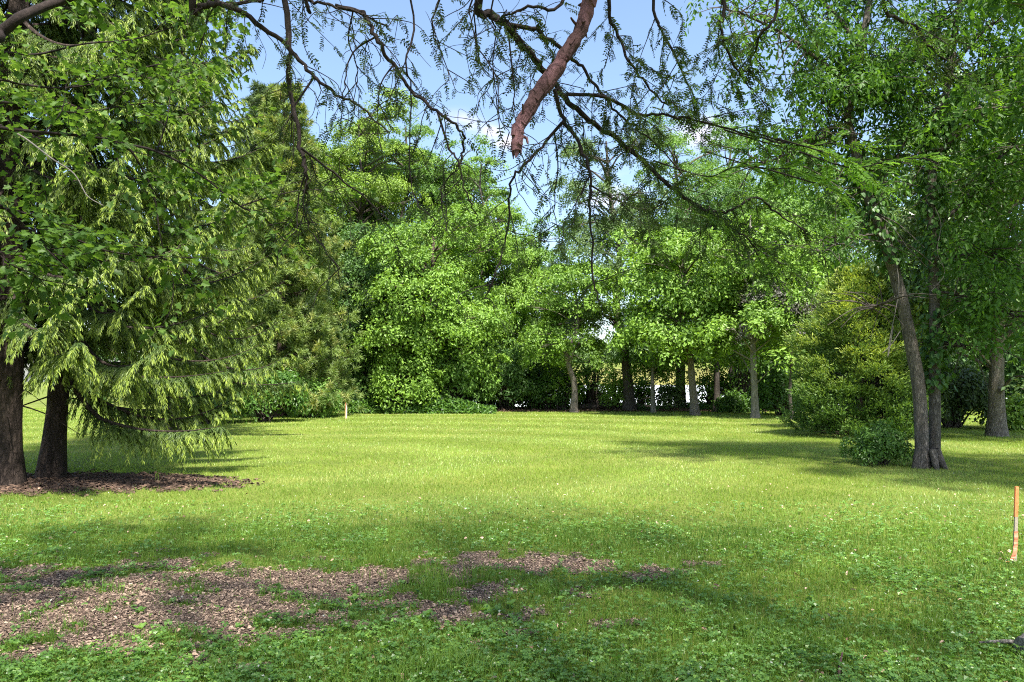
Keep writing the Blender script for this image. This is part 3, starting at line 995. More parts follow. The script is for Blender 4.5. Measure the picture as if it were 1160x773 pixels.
bush(300, 478, 46, 2.0, 'shrub', 'dark leafy bush below the tawny pine, left of the others', 60)
bush(356, 472, 28, 1.7, 'green', 'mid green bush just left of the short pale stake', 61, d=33)
bush(232, 482, 40, 2.2, 'deep', 'broad dark bush seen beneath the drooping spruce boughs', 59, d=28)
bush(400, 462, 30, 1.4, 'deep', 'dark bush just right of the short pale stake', 62, d=40)
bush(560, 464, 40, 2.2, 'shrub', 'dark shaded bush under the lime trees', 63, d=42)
wb = bush(622, 464, 34, 1.9, 'shrub', 'shaded rounded green bush directly left of the slim bare grey trunk', 64, d=41)
a = Acc()
rng = np.random.default_rng(641)
n = 260
dd_ = rot_rand(rng, n)
dd_[:, 2] = np.abs(dd_[:, 2])
P = np.array(wb.location) + [0, 0, .75] + dd_ * [1.35, 1.2, 1.05] * (.9 + .15 * rng.random((n, 1)))
kites(a, P, rot_rand(rng, n), dd_ + rng.normal(size=(n, 3)) * .3, .10, .09, rng.random(n))
a.build('blossom', M['flower'], wb)
bush(672, 462, 20, .8, 'grey', 'low greyish bush between the slim trunk and the leaning trunk', 65, d=43)
bush(832, 468, 20, .8, 'shrub', 'rounded bush left of the short pale trunk', 67, d=38)
bush(888, 472, 36, 2.2, 'shrub', 'wide dark green bush right of the short pale trunk', 68, d=35)
bush(1152, 488, 26, .95, 'lime', 'bright green bush at the right edge behind the speckled trunk', 69, d=25)
bush(1075, 488, 44, 2.1, 'yew', 'broad dark yew behind the twin trunks', 70, d=26)

for i_, (px_, d_, h_, w_, mt, lab) in enumerate((
        (418, 40.5, 4.2, 1.7, 'green', 'dense mid green thicket left of the lime tree behind the ivy bank'),
        (462, 37.4, 3.0, 1.5, 'lime', 'bright leafy thicket at the foot of the lime tree'),
        (520, 38.6, 3.2, 1.5, 'green', 'full green thicket just right of the foot of the lime tree'),
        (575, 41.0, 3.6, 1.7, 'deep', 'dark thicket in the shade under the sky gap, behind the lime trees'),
        (612, 43.0, 4.2, 1.6, 'lime', 'light green thicket below the sky gap behind the other bushes'),
        (636, 40.5, 2.6, 1.1, 'lime', 'slender light green sapling left of the slim bare trunk'),
        (672, 41.5, 2.9, 1.2, 'green', 'loose leafy sapling right of the slim bare trunk'),
        (697, 40.2, 2.2, .6, 'lime', 'thin bright sapling left of the dark leaning trunk'),
        (727, 42.2, 1.7, .5, 'green', 'wispy sapling beside the pale thin stem at the pond'),
        (757, 41.6, 1.3, .6, 'grey', 'greyish wispy sapling left of the brown straight trunk'),
        (806, 42.0, 2.6, .8, 'green', 'tall leafy sapling right of the grey trunk at the pond'),
        (835, 40.0, 3.0, 1.3, 'green', 'dense leafy sapling left of the short pale trunk'))):
    x = gx(px_, d_)
    shrub('sapling', lab, (x, d_, float(ground_z(x, d_))), w_, h_, M[mt], 160 + i_, group='saplings and thickets along the far lawn edge', tufts=44 if w_ < 1.35 else 150, leaves=34 if w_ < 1.35 else 60, L=.16, tuft_r=.36, spiky=.6)

# ivy bank
rng = np.random.default_rng(12)
a = Acc()
n = 9000
px_ = rng.uniform(395, 560, n)
d_ = rng.uniform(36.2, 38.6, n)
x = (px_ - 580) / FPX * d_
hb = .55 * (.5 + fbm(x * 1.2, d_, 7)) * (1 - smooth(515, 560, px_) * .6) * np.clip((d_ - 36) / .8, .2, 1)
P = np.stack([x, d_, hb * rng.random(n) ** .5], 1)
kites(a, P, rot_rand(rng, n) - UP * .3, UP + rng.normal(size=(n, 3)) * .5, .13 + .08 * rng.random(n), .11, rng.random(n))
tag(a.build('ivy_ground_cover', M['shrub']), 'low leafy ground cover bank along the far left lawn edge', 'ground cover', kind='stuff')
# rough undergrowth along the pond side
a = Acc()
n = 12000
x, y = rng.uniform(2, 16, n), rng.uniform(39.5, 46.5, n)
kk = (fbm(x * .5, y * .5, 19) > .42) & ((x < 4.6) | (x > 9.4) | (y < 41))
x, y = x[kk], y[kk]
n = len(x)
P = np.stack([x, y, ground_z(x, y) + .32 * rng.random(n) ** 1.5], 1)
kites(a, P, rot_rand(rng, n) + UP * .2, UP + rng.normal(size=(n, 3)) * .6, .13 + .1 * rng.random(n), .09, rng.random(n))
tag(a.build('undergrowth', M['deep']), 'patchy low undergrowth between the trunks before the pond', 'undergrowth', kind='stuff')
# leaf litter strip
a = Acc()
n = 9000
x, y = rng.uniform(-3, 13, n), rng.uniform(38.5, 45, n)
P = np.stack([x, y, ground_z(x, y) + .01 + .04 * rng.random(n)], 1)
kites(a, P, rot_rand(rng, n) * [1, 1, .3], UP + rng.normal(size=(n, 3)) * .3, .14, .10, rng.random(n))
tag(a.build('leaf_litter', M['needle_litter']), 'brown leaf litter strip under the far trees', 'leaf litter', kind='stuff')

# fallen log beyond the lawn
t = thing('fallen_log', at(725, 466, 41) * [1, 1, 0], 'dark fallen log lying across the far lawn edge between trunks', 'log')
a = Acc()
pts = spline([at(655, 463, 41) * [1, 1, 0] + [0, 0, .16], at(700, 463, 41.6) * [1, 1, 0] + [0, 0, .22], at(735, 463, 41.2) * [1, 1, 0] + [0, 0, .16],
              at(764, 466, 41.6) * [1, 1, 0] + [0, 0, .10]], 6)
tube(a, pts, [.16, .13, .12, .06], 8, rough=.08, rng=rng)
a.build('log', M['bark_dark'], t)
a = Acc()
tube(a, spline([pts[9], pts[9] + [.4, -.3, .35], pts[9] + [1.0, -.4, .5]], 4), [.05, .02], 5)
a.build('broken_branch', M['bark_dark'], t)

# ------------------------------------------------------------------ cedar, round shrub
def cedar(name, label, base, rx, h, seed):
    rng = np.random.default_rng(seed)
    base = np.array(base, float)
    root = thing(name, base, label, 'tree')
    wood, fol = Acc(), Acc()
    add_trunk(wood, trunk_path(rng, base - [0, 0, .05], base + [0, 0, h * .9], .03), .12, .02, 8, 1.3, rng)
    m = 1500
    zf = rng.random(m) ** 1.1
    prof = np.interp(zf, [0, .12, .35, .6, .82, 1], [.85, .98, 1.0, .82, .48, .10])
    ph = rng.random(m) * 6.28
    lump = 1 + .17 * np.sin(ph * 5 + zf * 9) + .14 * np.sin(ph * 3 - zf * 14) + .10 * np.sin(ph * 9 + zf * 31)
    r = prof * rx * lump * (.66 + .36 * rng.random(m) + .22 * (rng.random(m) < .06))
    o = np.stack([np.cos(ph), np.sin(ph), 0 * ph], 1)
    C = base + o * r[:, None] + UP * (.08 + zf * (h - .1))[:, None]
    for i in range(0, m, 14):
        s = base + [0, 0, max(.1, (C[i, 2] - base[2]) * .75 - .2)]
        tube(wood, spline([s, (s + C[i]) / 2 - UP * .05, C[i]], 3), [.02, .006], 4, cap=False)
    nn = 48
    I = np.repeat(np.arange(m), nn)
    k = len(I)
    ax = nrm(o + UP * .75)
    sd = nrm(np.cross(ax, UP))[I]
    u, v = rng.random(k), rng.normal(size=k) * .5
    P = C[I] + ax[I] * (u * .34)[:, None] + sd * (v * .17)[:, None] + rng.normal(size=(k, 3)) * .05
    D = nrm(ax[I] + sd * v[:, None] * .9 + rng.normal(size=(k, 3)) * .45 + UP * .1)
    N = nrm(rng.normal(size=(k, 3)) + o[I])
    L = .095 * (.7 + .7 * rng.random(k))
    sunlit_gold = rng.random(m) * smooth(.12, .55, zf) * (.35 + .65 * (o @ np.array([-.8, -.6, 0]) * .5 + .5))  # golden tips, with sunlight painted in towards the left, front and top
    kites(fol, P, D, N, L, L * .36, rng.random(k), np.clip(sunlit_gold[I] * (u ** .7) * 1.25, 0, 1))
    wood.build('trunk', M['bark_brown'], root)
    fol.build('crown', M['cedar'], root)


cedar('cedar_tree', 'bushy conical cedar with golden green tips at the lawn edge', (gx(974, 22), 22, 0), 1.55, 4.7, 71)
shrub('yew_shrub', 'dark evergreen shrub tucked against the right side of the cedar', (gx(1022, 22.5), 22.8, 0), 1.15, 2.6, M['yew'], 72, tufts=150, leaves=80, L=.11,
      W=.35, tuft_r=.26)
shrub('round_shrub', 'small rounded dark green shrub on the lawn left of the twin trunks', (gx(995, 14.6), 14.6, 0), .47, .70, M['shrub'], 73, tufts=150, leaves=46, L=.062, W=.5,
      tuft_r=.115, spiky=.55, stems=12)

# ------------------------------------------------------------------ twin-trunk tree at right
def twin_tree():
    rng = np.random.default_rng(81)
    D0 = 14.0
    base = np.array([gx(1051, D0), D0, 0.])
    root = thing('twin_trunk_tree', base, 'grey tree with two ivy-clad trunks rising from one base beside the round shrub', 'tree')
    ls = [(1043, 533), (1044, 500), (1041, 440), (1033, 395), (1024, 350), (1013, 308), (1000, 265), (984, 224), (968, 168), (961, 138), (966, 100), (975, 56), (985, 0), (990, -70), (992, -150)]
    rs = [(1059, 533), (1059, 500), (1059, 432), (1059, 366), (1057, 283), (1054, 220), (1060, 175), (1067, 133), (1076, 80), (1083, 30), (1092, -20), (1098, -90), (1104, -160)]
    paths = []
    for q, (pl, w) in enumerate(((ls, .116), (rs, .098))):
        a = Acc()
        pts = spline([at(p[0], p[1], D0 + (.0 if q == 0 else .14) + .1 * math.sin(i * .8 + q)) for i, p in enumerate(pl)], 5)
        pts[0, 2] = -.06
        h = pts[:, 2]
        r = np.interp(h, [0, .35, 1.2, 4, 9, 12], [w * 1.35, w * 1.02, w, w * .85, w * .5, w * .2])
        tube(a, pts, r, 16, rough=.05, rng=rng)
        if q == 0:   # root flare
            for ph in (2.6, 3.6, 4.7, 5.6, .4):
                e = base + np.array([math.cos(ph) * .29, math.sin(ph) * .27, -.03])
                s = base + np.array([math.cos(ph) * .12, math.sin(ph) * .10, .34])
                tube(a, spline([s, (s + e) / 2 + [0, 0, -.06], e], 4), [.07, .06, .025], 8, cap=False)
        a.build('trunk', M['bark_twin'], root)
        paths.append(pts)
    # limbs and crown
    limbs, fol = Acc(), Acc()
    ldef = [  # polyline px, radius
        ([(1084, 28), (1064, 21), (1050, 45), (1029, 65), (1008, 80), (987, 93), (959, 108), (930, 118)], .05, 14.1),
        ([(966, 100), (930, 70), (890, 40), (850, 20), (820, 10)], .045, 13.2),
        ([(962, 140), (925, 150), (890, 175), (850, 190)], .04, 13.4),
        ([(1000, 265), (960, 270), (925, 290)], .03, 13.5),
        ([(984, 224), (1010, 190), (1030, 150), (1045, 110)], .035, 14.4),
        ([(1057, 260), (1090, 230), (1120, 190), (1150, 165)], .04, 14.),
        ([(1060, 175), (1100, 140), (1150, 100), (1190, 70)], .04, 13.6),
        ([(1076, 80), (1110, 40), (1150, 10)], .04, 13.8),
        ([(985, 0), (960, -60), (920, -110)], .05, 14),
        ([(990, -70), (1030, -120), (1060, -190)], .05, 14),
        ([(975, 56), (940, 10), (890, -30), (850, -60)], .05, 15),
        ([(1098, -90), (1140, -120), (1190, -160)], .05, 13.8),
        ([(1024, 350), (1000, 345), (985, 350)], .02, 13.8),
        ([(1059, 400), (1085, 390), (1105, 400)], .02, 13.8),
        ([(1059, 330), (1090, 335), (1130, 350), (1165, 365)], .028, 13.7),
        ([(1058, 300), (1085, 290), (1120, 285), (1150, 300)], .028, 14.3)]
    nodes = []
    for pl, r, dd in ldef:
        pts = spline([at(p[0], p[1], D0 + (dd - D0) * min(1, i / 3)) for i, p in enumerate(pl)], 5)
        tube(limbs, pts, np.linspace(r, r * .25, len(pts)), 7, cap=False)
        nodes += [pts[i] for i in range(5, len(pts), 2)]
    for pts in paths:
        nodes += [pts[i] for i in range(30, len(pts), 3)]
    nodes = np.array(nodes)
    TC, TO = [], []
    for nd_ in nodes:
        for q in range(6):
            o = rot_rand(rng, 1)[0] * np.array([1.15, 1.15, .75])
            e = nd_ + o * (.5 + 1.0 * rng.random())
            e[2] -= .15
            pv = at(580, 386, 1)
            tube(limbs, spline([nd_, (nd_ + e) / 2 + UP * .1, e], 4), [.014, .004], 4, cap=False)
            for f in (.6, 1.):
                TC.append(nd_ + (e - nd_) * f + rng.normal(size=3) * .12)
                TO.append(nrm(o))
    TC, TO = np.array(TC), np.array(TO)
    # keep the view below the crown open
    py = 386.5 - FPX * ((TC[:, 2] - CAM_Z) / TC[:, 1] - .0506)
    px = 580 + FPX * TC[:, 0] / TC[:, 1]
    lim = np.interp(px, [780, 850, 900, 950, 1000, 1040, 1080, 1160, 1250], [60, 175, 225, 290, 270, 235, 390, 400, 380])
    k = (py < lim) & ~((px < 830) & (rng.random(len(px)) < .6)) & ~((px < 910) & (rng.random(len(px)) < .38))
    TC, TO = TC[k], TO[k]
    # the left trunk stands clear of leaves on the lawn side
    py = 386.5 - FPX * ((TC[:, 2] - CAM_Z) / TC[:, 1] - .0506)
    px = 580 + FPX * TC[:, 0] / TC[:, 1]
    tx = np.interp(py, [140, 224, 308, 395, 500], [961, 984, 1013, 1033, 1044])
    clear = (np.abs(px - tx) < 34) & (TC[:, 1] < 14.3) & (py > 120) & (rng.random(len(TC)) < .95)
    rx_ = np.interp(py, [80, 133, 175, 283, 432], [1076, 1067, 1060, 1057, 1059])
    clear |= (np.abs(px - rx_) < 27) & (TC[:, 1] < 14.3) & (py > 60) & (rng.random(len(TC)) < .92)
    TC, TO = TC[~clear], TO[~clear]
    kk = (rng.random(len(TC)) < .88) | (TC[:, 2] < 4.8)
    TC, TO = TC[kk], TO[kk]
    R = .20 + .16 * rng.random(len(TC))
    dome_leaves(fol, rng, TC, R, R * .4, TO, 50, .095, .42, OVAL, droop=.7, flat=.5, tonej=.6)
    limbs.build('limbs', M['bark_dark'], root)
    fol.build('crown', M['ash'], root)
    # ivy sleeves
    iv = Acc()
    for q, pts in enumerate(paths):
        z = pts[:, 2]
        sel = pts[(z > (3.6 if q == 0 else 1.5)) & (z < 6.8)]
        m = 800 if q == 0 else 2600
        i = rng.integers(0, len(sel), m)
        dens = .25 + .75 * smooth(.35, .6, fbm(sel[i, 2] * 1.3 + q * 9, 0 * i, 3))
        keep = rng.random(m) < dens
        i = i[keep]
        m = len(i)
        ph = rng.random(m) * 6.28
        o = np.stack([np.cos(ph), np.sin(ph), 0 * ph], 1)
        P = sel[i] + o * (.12 + .20 * rng.random(m) ** 1.5)[:, None] + UP * rng.normal(size=m)[:, None] * .1
        D = nrm(o * .5 - UP * (.6 + .6 * rng.random(m))[:, None] + rng.normal(size=(m, 3)) * .3)
        shaped(iv, P, D, nrm(o + UP * .5 + rng.normal(size=(m, 3)) * .3), .07 + .05 * rng.random(m), .075, HEART, rng.random(m))
    iv.build('ivy', M['ivy'], root)
    vn = Acc()
    for pl in ([(1012, 370), (1006, 405), (1008, 385), (1018, 330), (1016, 300)], [(1059, 235), (1066, 255), (1062, 285), (1070, 310), (1055, 330)], [(1000, 400), (1010, 390), (1020, 375)]):
        tube(vn, spline([at(p[0], p[1], 13.72) for p in pl], 5), .007, 4)
    vn.build('vine_stem', M['twig_grey'], root)


twin_tree()

# big dark tree with speckled trunk further right
d = gy(494)
x = gx(1127, d)
broadleaf('broadleaf_tree', 'broad tree with a straight speckled grey trunk near the right edge', (x, d, 0), (gx(1132, d), d - .6, 6.0), 4.1, 4.7, M['silver'], M['bark_grey'], .22, 91,
          boughs=120, tufts=11, leaves=64, L=.13, W=.55, ry=3.2, tuft_r=.42, sides=14, minz=-.97)
broadleaf('broadleaf_tree', 'leafy tree beyond the right edge whose boughs hang over the shaded lawn', (9.9, 10.6, 0), (9.2, 10.6, 7.2), 3.2, 3.6, M['ash'], M['bark_grey'], .2, 92,
          boughs=34, tufts=10, leaves=60, L=.13, W=.5, tuft_r=.4)


# ------------------------------------------------------------------ overhead honey locust
def pinnate(acc, rng, P, D, N, LL, pairs=10, tone=None, tip=None, lf=.17, droop=.25):
    n = len(P)
    D = nrm(D)
    S = nrm(np.cross(N, D))
    N = np.cross(D, S)
    tone = rng.random(n) if tone is None else tone
    tip = np.zeros(n) if tip is None else tip
    kites(acc, P, D, N, LL, .003, tone * .5, tip * .3, fold=0, curl=droop * .5)
    for j in range(pairs):
        f = .16 + .84 * j / (pairs - 1)
        c = P + D * (LL * f)[:, None] - N * (LL * droop * .5 * f * f)[:, None]
        sz = LL * lf * (1 - .45 * abs(f - .5)) * (.75 + .5 * rng.random(n))
        for s in (-1, 1):
            dd = nrm(S * s + D * (.35 + .3 * f) + rng.normal(size=(n, 3)) * .16 - N * .12)
            nn = nrm(N + rng.normal(size=(n, 3)) * .3)
            kites(acc, c, dd, nn, sz, sz * .42, np.clip(tone + .25 * (rng.random(n) - .5), 0, 1), tip, fold=.2)


def locust():
    rng = np.random.default_rng(101)
    base = np.array([2.4, -2.6, 0.])
    root = thing('honey_locust', base, 'honey locust overhead with dark hanging branches and feathery leaves against the sky', 'tree')
    trunk, fol = Acc(), Acc()
    tp = spline([base - [0, 0, .05], [2.35, -2.5, 2], [2.2, -2.2, 4], [2.0, -1.8, 6], [1.8, -1.5, 9]], 5)
    add_trunk(trunk, tp, .26, .08, 14, 1.4, rng)
    trunk.build('trunk', M['bark_locust'], root)
    # hidden main limbs above the picture
    mains = [([(2.2, -2.1, 4.3), (1.6, .6, 5.2), (.9, 3.2, 5.6), (.2, 5.4, 6.0)], .065),
             ([(2.1, -2.0, 4.8), (.4, .2, 5.6), (-1.2, 2.6, 5.6), (-2.6, 4.6, 6.0)], .06),
             ([(2.2, -2.0, 4.0), (2.6, .8, 5.0), (2.8, 3.4, 5.6), (2.6, 5.6, 6.4)], .06),
             ([(2.0, -1.8, 6), (.5, -1, 7.5), (-2.0, 0, 8.2)], .06),
             ([(2.0, -1.8, 6.2), (3.5, 0, 7.6), (5.0, 2.0, 8.2)], .06),
             ([(1.9, -1.6, 7.4), (1.6, 1, 8.6), (1.0, 4.0, 9.0)], .08)]
    mp = []
    lb = Acc()
    for pl, r in mains:
        p = spline(pl, 7)
        tube(lb, p, np.linspace(r, r * .3, len(p)), 8)
        mp.append(p)
    lb.build('limbs', M['bark_locust'], root)
    mnodes = np.vstack(mp[:3])

    def connect(P0, P1):
        """run a branch back from its first visible point to the nearest limb above"""
        c = mnodes[np.argmin(np.linalg.norm(mnodes - (P0 + np.array([0, -.3, .9])), axis=1))]
        return [c, c * .4 + P0 * .6 + np.array([0, 0, .15])]

    B = [  # pixels, depth start, depth end, radius start, end, connect?
        ([(544, -6), (555, 16), (576, 30), (593, 52), (618, 82), (632, 101), (659, 129), (689, 150), (728, 181), (756, 209), (785, 231), (805, 240), (831, 238), (856, 224), (878, 240), (911, 261)], 4.2, 5.2, .024, .005, 1),
        ([(805, 240), (821, 256), (842, 266), (860, 284), (886, 300)], 4.9, 5.2, .008, .004, 0),
        ([(576, 28), (607, 35), (635, 56), (656, 73), (677, 98), (694, 122), (722, 147), (752, 172), (780, 205)], 4.25, 5., .014, .004, 0),
        ([(640, -6), (604, 7), (576, 16), (560, 24)], 4.3, 4.2, .010, .006, 1),
        ([(642, 107), (684, 110), (719, 129), (760, 131), (805, 141), (875, 159), (921, 168)], 4.4, 4.7, .011, .004, 0),
        ([(628, 101), (638, 136), (656, 164), (668, 199), (669, 240), (672, 310), (679, 341)], 4.4, 4.3, .013, .004, 0),
        ([(638, 138), (621, 157), (597, 185), (579, 203), (577, 240), (570, 282), (555, 327), (548, 338)], 4.35, 4.2, .010, .003, 0),
        ([(380, 7), (411, 16), (425, 42), (446, 73), (471, 108), (495, 126), (523, 150), (525, 168), (520, 189), (530, 224), (541, 245)], 4.0, 4.0, .013, .003, 0),
        ([(495, 126), (509, 168), (520, 188), (500, 214), (506, 262)], 4.0, 4.0, .007, .003, 0),
        ([(464, -6), (460, 70), (466, 105), (464, 196), (473, 234)], 3.9, 3.9, .006, .002, 1),
        ([(537, -6), (537, 14), (541, 52), (562, 87), (565, 129), (577, 150)], 4.0, 4.0, .005, .002, 1),
        ([(560, -6), (562, 35), (558, 70), (562, 110)], 4.1, 4.1, .005, .002, 1),
        ([(576, 40), (583, 105), (581, 122), (590, 175)], 4.2, 4.2, .005, .002, 0),
        ([(215, -6), (230, 5), (258, 7), (297, 31), (335, 63), (356, 87), (380, 106), (411, 124), (440, 150)], 4.2, 4.4, .020, .004, 1),
        ([(258, 7), (290, 0), (320, -8)], 4.2, 4.2, .012, .006, 0),
        ([(356, 87), (335, 119), (325, 140)], 4.3, 4.3, .008, .003, 0),
        ([(321, -6), (327, 52), (327, 91), (341, 168), (346, 196), (348, 223), (350, 258), (385, 304)], 3.8, 4.0, .016, .003, 1),
        ([(341, 168), (370, 190), (410, 222), (440, 250)], 3.9, 4.1, .007, .003, 0),
        ([(346, 196), (338, 225), (336, 262)], 3.9, 3.9, .005, .002, 0),
        ([(345, -6), (350, 0), (377, 7), (400, 12), (440, 30)], 4.0, 4.0, .010, .005, 1),
        ([(425, 42), (400, 60), (390, 100), (386, 140)], 4.0, 4.1, .006, .002, 0),
        ([(446, 73), (430, 100), (428, 150)], 4.0, 4.0, .005, .002, 0),
        ([(668, 199), (655, 225), (640, 250)], 4.35, 4.3, .005, .002, 0),
        ([(669, 210), (700, 228), (735, 238), (760, 224)], 4.35, 4.5, .006, .003, 0),
        ([(628, 150), (632, 190), (628, 240), (640, 280)], 4.5, 4.5, .005, .002, 0),
        ([(690, -6), (700, 40), (720, 80), (745, 110), (770, 122)], 4.6, 4.8, .012, .004, 1),
        ([(740, -6), (752, 40), (775, 85), (790, 120)], 4.4, 4.6, .010, .004, 1),
        ([(820, -6), (815, 30), (830, 70), (845, 95)], 4.2, 4.4, .012, .004, 1),
        ([(880, -6), (862, 40), (850, 70)], 4.2, 4.4, .010, .004, 1),
        ([(500, -6), (490, 30), (500, 60), (515, 100)], 4.3, 4.3, .006, .002, 1),
        ([(400, 12), (395, 45), (405, 80), (400, 120)], 4.1, 4.1, .005, .002, 0),
        ([(1000, -6), (1035, 30), (1060, 60), (1100, 85)], 4.6, 4.9, .012, .004, 1)]
    LP, LD, LT, LS = [], [], [], []
    for bi, (pl, d0, d1, r0, r1, con) in enumerate(B):
        n = len(pl)
        br = Acc()
        pts = [at(p[0] + 0, p[1], d0 + (d1 - d0) * i / (n - 1) + .06 * math.sin(i * 1.9 + bi)) for i, p in enumerate(pl)]
        rr = list(np.linspace(r0, r1, n))
        if con:
            c = connect(pts[0], pts[1])
            pts = c + pts
            rr = [r0 * 1.3, r0 * 1.1] + rr
        sp = spline(pts, 6)
        sp[6:-1] += rng.normal(size=(len(sp) - 7, 3)) * min(.006, r0 * .5)
        tube(br, sp, rr, 7 if r0 > .01 else 5, rough=.10, rng=rng)
        vis0 = 12 if con else 2
        L = np.linalg.norm(np.diff(sp, axis=0), axis=1)
        # side twigs
        pxc = np.mean([p[0] for p in pl])
        right = pxc > 680
        for i in range(vis0, len(sp), 2 if right else 3):
            if rng.random() < (.95 if right else .55):
                T = nrm(sp[min(i + 1, len(sp) - 1)] - sp[i - 1])
                o = nrm(rot_rand(rng, 1)[0] * [1, .8, .7] + T * .7 - UP * .25)
                ln = (.12 + .26 * rng.random()) * (1.2 if right else 1)
                w1 = rng.normal(size=3) * .05
                e = sp[i] + o * ln + rng.normal(size=3) * .04 - UP * .05
                tw = spline([sp[i], sp[i] + o * ln * .35 + w1 * .7, sp[i] + o * ln * .7 + w1 - UP * .01, e], 4)
                tube(br, tw, [.0032, .0014], 4, cap=False)
                for q in range(2, len(tw), 2 if right else 3):
                    LP.append(tw[q])
                    LD.append(nrm(rot_rand(rng, 1)[0] * [1, 1, .5] + o * .8))
                    LS.append(1.)
                LP.append(tw[-1])
                LD.append(o)
                LS.append(1.)
            elif not right:   # bare curly twig
                o = nrm(rot_rand(rng, 1)[0] - UP * .15)
                ln = .07 + .13 * rng.random()
                w = nrm(rot_rand(rng, 1)[0] + UP * .3)
                tube(br, spline([sp[i], sp[i] + o * ln * .45 + w * ln * .22, sp[i] + o * ln + w * ln * .15, sp[i] + o * ln * 1.2 - w * ln * .3], 4), [.0022, .001], 3, cap=False)
            if rng.random() < (.8 if right else .4):
                LP.append(sp[i])
                LD.append(rot_rand(rng, 1)[0] * [1, 1, .6])
                LS.append(1.)
        if not right:
            for i in range(vis0, len(sp), 5):
                if rng.random() < .6:
                    ln = .16 + .38 * rng.random()
                    o = nrm(np.array([rng.normal() * .8, rng.normal() * .5, -.55 - .5 * rng.random()]))
                    tw = [sp[i]]
                    for q in range(5):
                        o = nrm(o + rng.normal(size=3) * .38 - UP * .10)
                        tw.append(tw[-1] + o * ln / 5)
                    tw = spline(tw, 3)
                    tube(br, tw, [.0028, .0012], 4, cap=False)
                    for q in range(4, len(tw), 3):
                        if rng.random() < .55:
                            LP.append(tw[q])
                            LD.append(nrm(rot_rand(rng, 1)[0] * [1, 1, .5] - UP * .3))
        br.build('branch', M['bark_locust'], root)
    LP, LD = np.array(LP), np.array(LD)
    rt = LP[:, 0] / LP[:, 1] > .10
    LP = np.vstack([LP, LP[rt] + rng.normal(size=(rt.sum(), 3)) * .008])
    LD = np.vstack([LD, nrm(LD[rt] + rng.normal(size=(rt.sum(), 3)) * .8)])
    nl = len(LP)
    LL = .055 + .055 * rng.random(nl)
    px = 580 + FPX * LP[:, 0] / LP[:, 1]
    tip = np.where(px > 690, smooth(690, 850, px) * (rng.random(nl) < .45) * rng.random(nl), 0)  # leaves further right tinted as if sunlit
    pinnate(fol, rng, LP, LD - UP * .6, nrm(UP + rng.normal(size=(nl, 3)) * .7), LL, 7, None, tip, lf=.25)
    # bright frond sprays at right, sunlight put into their leaf colour
    FP, FD = [], []
    for (px0, py0, px1, py1, d0, k) in ((965, 190, 1075, 182, 4.3, 9), (940, 175, 1010, 225, 4.3, 9), (880, 165, 950, 178, 4.6, 7), (860, 190, 940, 205, 4.7, 8), (800, 200, 860, 190, 4.8, 6),
                                        (930, 210, 960, 235, 4.4, 4), (905, 165, 1000, 170, 4.5, 6)):
        a0, a1 = at(px0, py0, d0), at(px1, py1, d0 - .15)
        br = Acc()
        sp = spline([at(px0 - 60, py0 - 18, d0 + .1), a0, (a0 + a1) / 2 + UP * .03, a1], 5)
        tube(br, sp, [.005, .0015], 4, cap=False)
        br.build('branch', M['bark_locust'], root)
        for q in range(k):
            i = 4 + int(q / k * (len(sp) - 5))
            for s in (-1, 1):
                FP.append(sp[i])
                T = nrm(sp[i] - sp[i - 1])
                FD.append(nrm(T + np.array([0, s * .9, 0]) + np.array([0, 0, s * .4]) + rng.normal(size=3) * .25))
    FP, FD = np.array(FP), np.array(FD)
    nf = len(FP)
    pinnate(fol, rng, FP, FD, nrm(UP + rng.normal(size=(nf, 3)) * .35), .13 + .07 * rng.random(nf), 12, .6 + .4 * rng.random(nf), .5 + .5 * rng.random(nf), lf=.2)
    # crown above the picture: sprays along the hidden limbs
    HP, HD = [], []
    for p in mp:
        for i in range(5, len(p)):
            for q in range(62):
                o = rot_rand(rng, 1)[0] * np.array([2.8, 2.8, .9]) * rng.random() ** .6
                e = p[i] + o
                if (e[2] - CAM_Z) / max(e[1], .3) < .56 and e[1] > 0:
                    continue
                HP.append(e)
                HD.append(nrm(o))
    HP, HD = np.array(HP), np.array(HD)
    R = .12 + .15 * rng.random(len(HP))
    dome_leaves(fol, rng, HP, R, R * .3, HD, 9, .085, .42)
    fol.build('crown', M['locust'], root)
    # the broken limb: reddish, bark mostly gone
    bl = Acc()
    pl = [(672, -30), (667, 0), (662, 25), (651, 47), (636, 69), (623, 91), (606, 111), (594, 133), (587, 152), (585, 172)]
    pts = [at(p[0], p[1], 3.9 - .02 * i) for i, p in enumerate(pl)]
    c = mnodes[np.argmin(np.linalg.norm(mnodes - (pts[0] + np.array([0, -.2, 1.0])), axis=1))]
    sp = spline([c, c * .5 + pts[0] * .5] + pts, 7)
    k = len(sp)
    rr = np.interp(np.linspace(0, 1, k), [0, .15, .3, .5, .66, .8, .95, 1], [.05, .042, .034, .034, .039, .032, .028, .024])
    rr = rr * (1 + .10 * np.sin(np.arange(k) * 1.3) * rng.random(k))
    kn = np.interp(np.arange(k), np.arange(0, k + 4, 4), np.clip(rng.normal(size=len(np.arange(0, k + 4, 4))), -1.2, 1.2))
    sp[18:] += np.array([1., 0, .4]) * (kn[18:, None] * .0055)
    tube(bl, sp, rr, 18, rough=.07, rng=rng)
    # splintered stub end, knots and bark flakes
    e, T = sp[-1], nrm(sp[-1] - sp[-2])
    for q in range(16):
        o = rot_rand(rng, 1)[0]
        o = nrm(o - T * np.dot(o, T)) * (.008 + .014 * rng.random())
        tube(bl, [e + o - T * .03, e + o * 1.05 + T * (.002 + .034 * rng.random() ** 2 + .010 * (o[0] < 0))], [.010, .0025], 5)
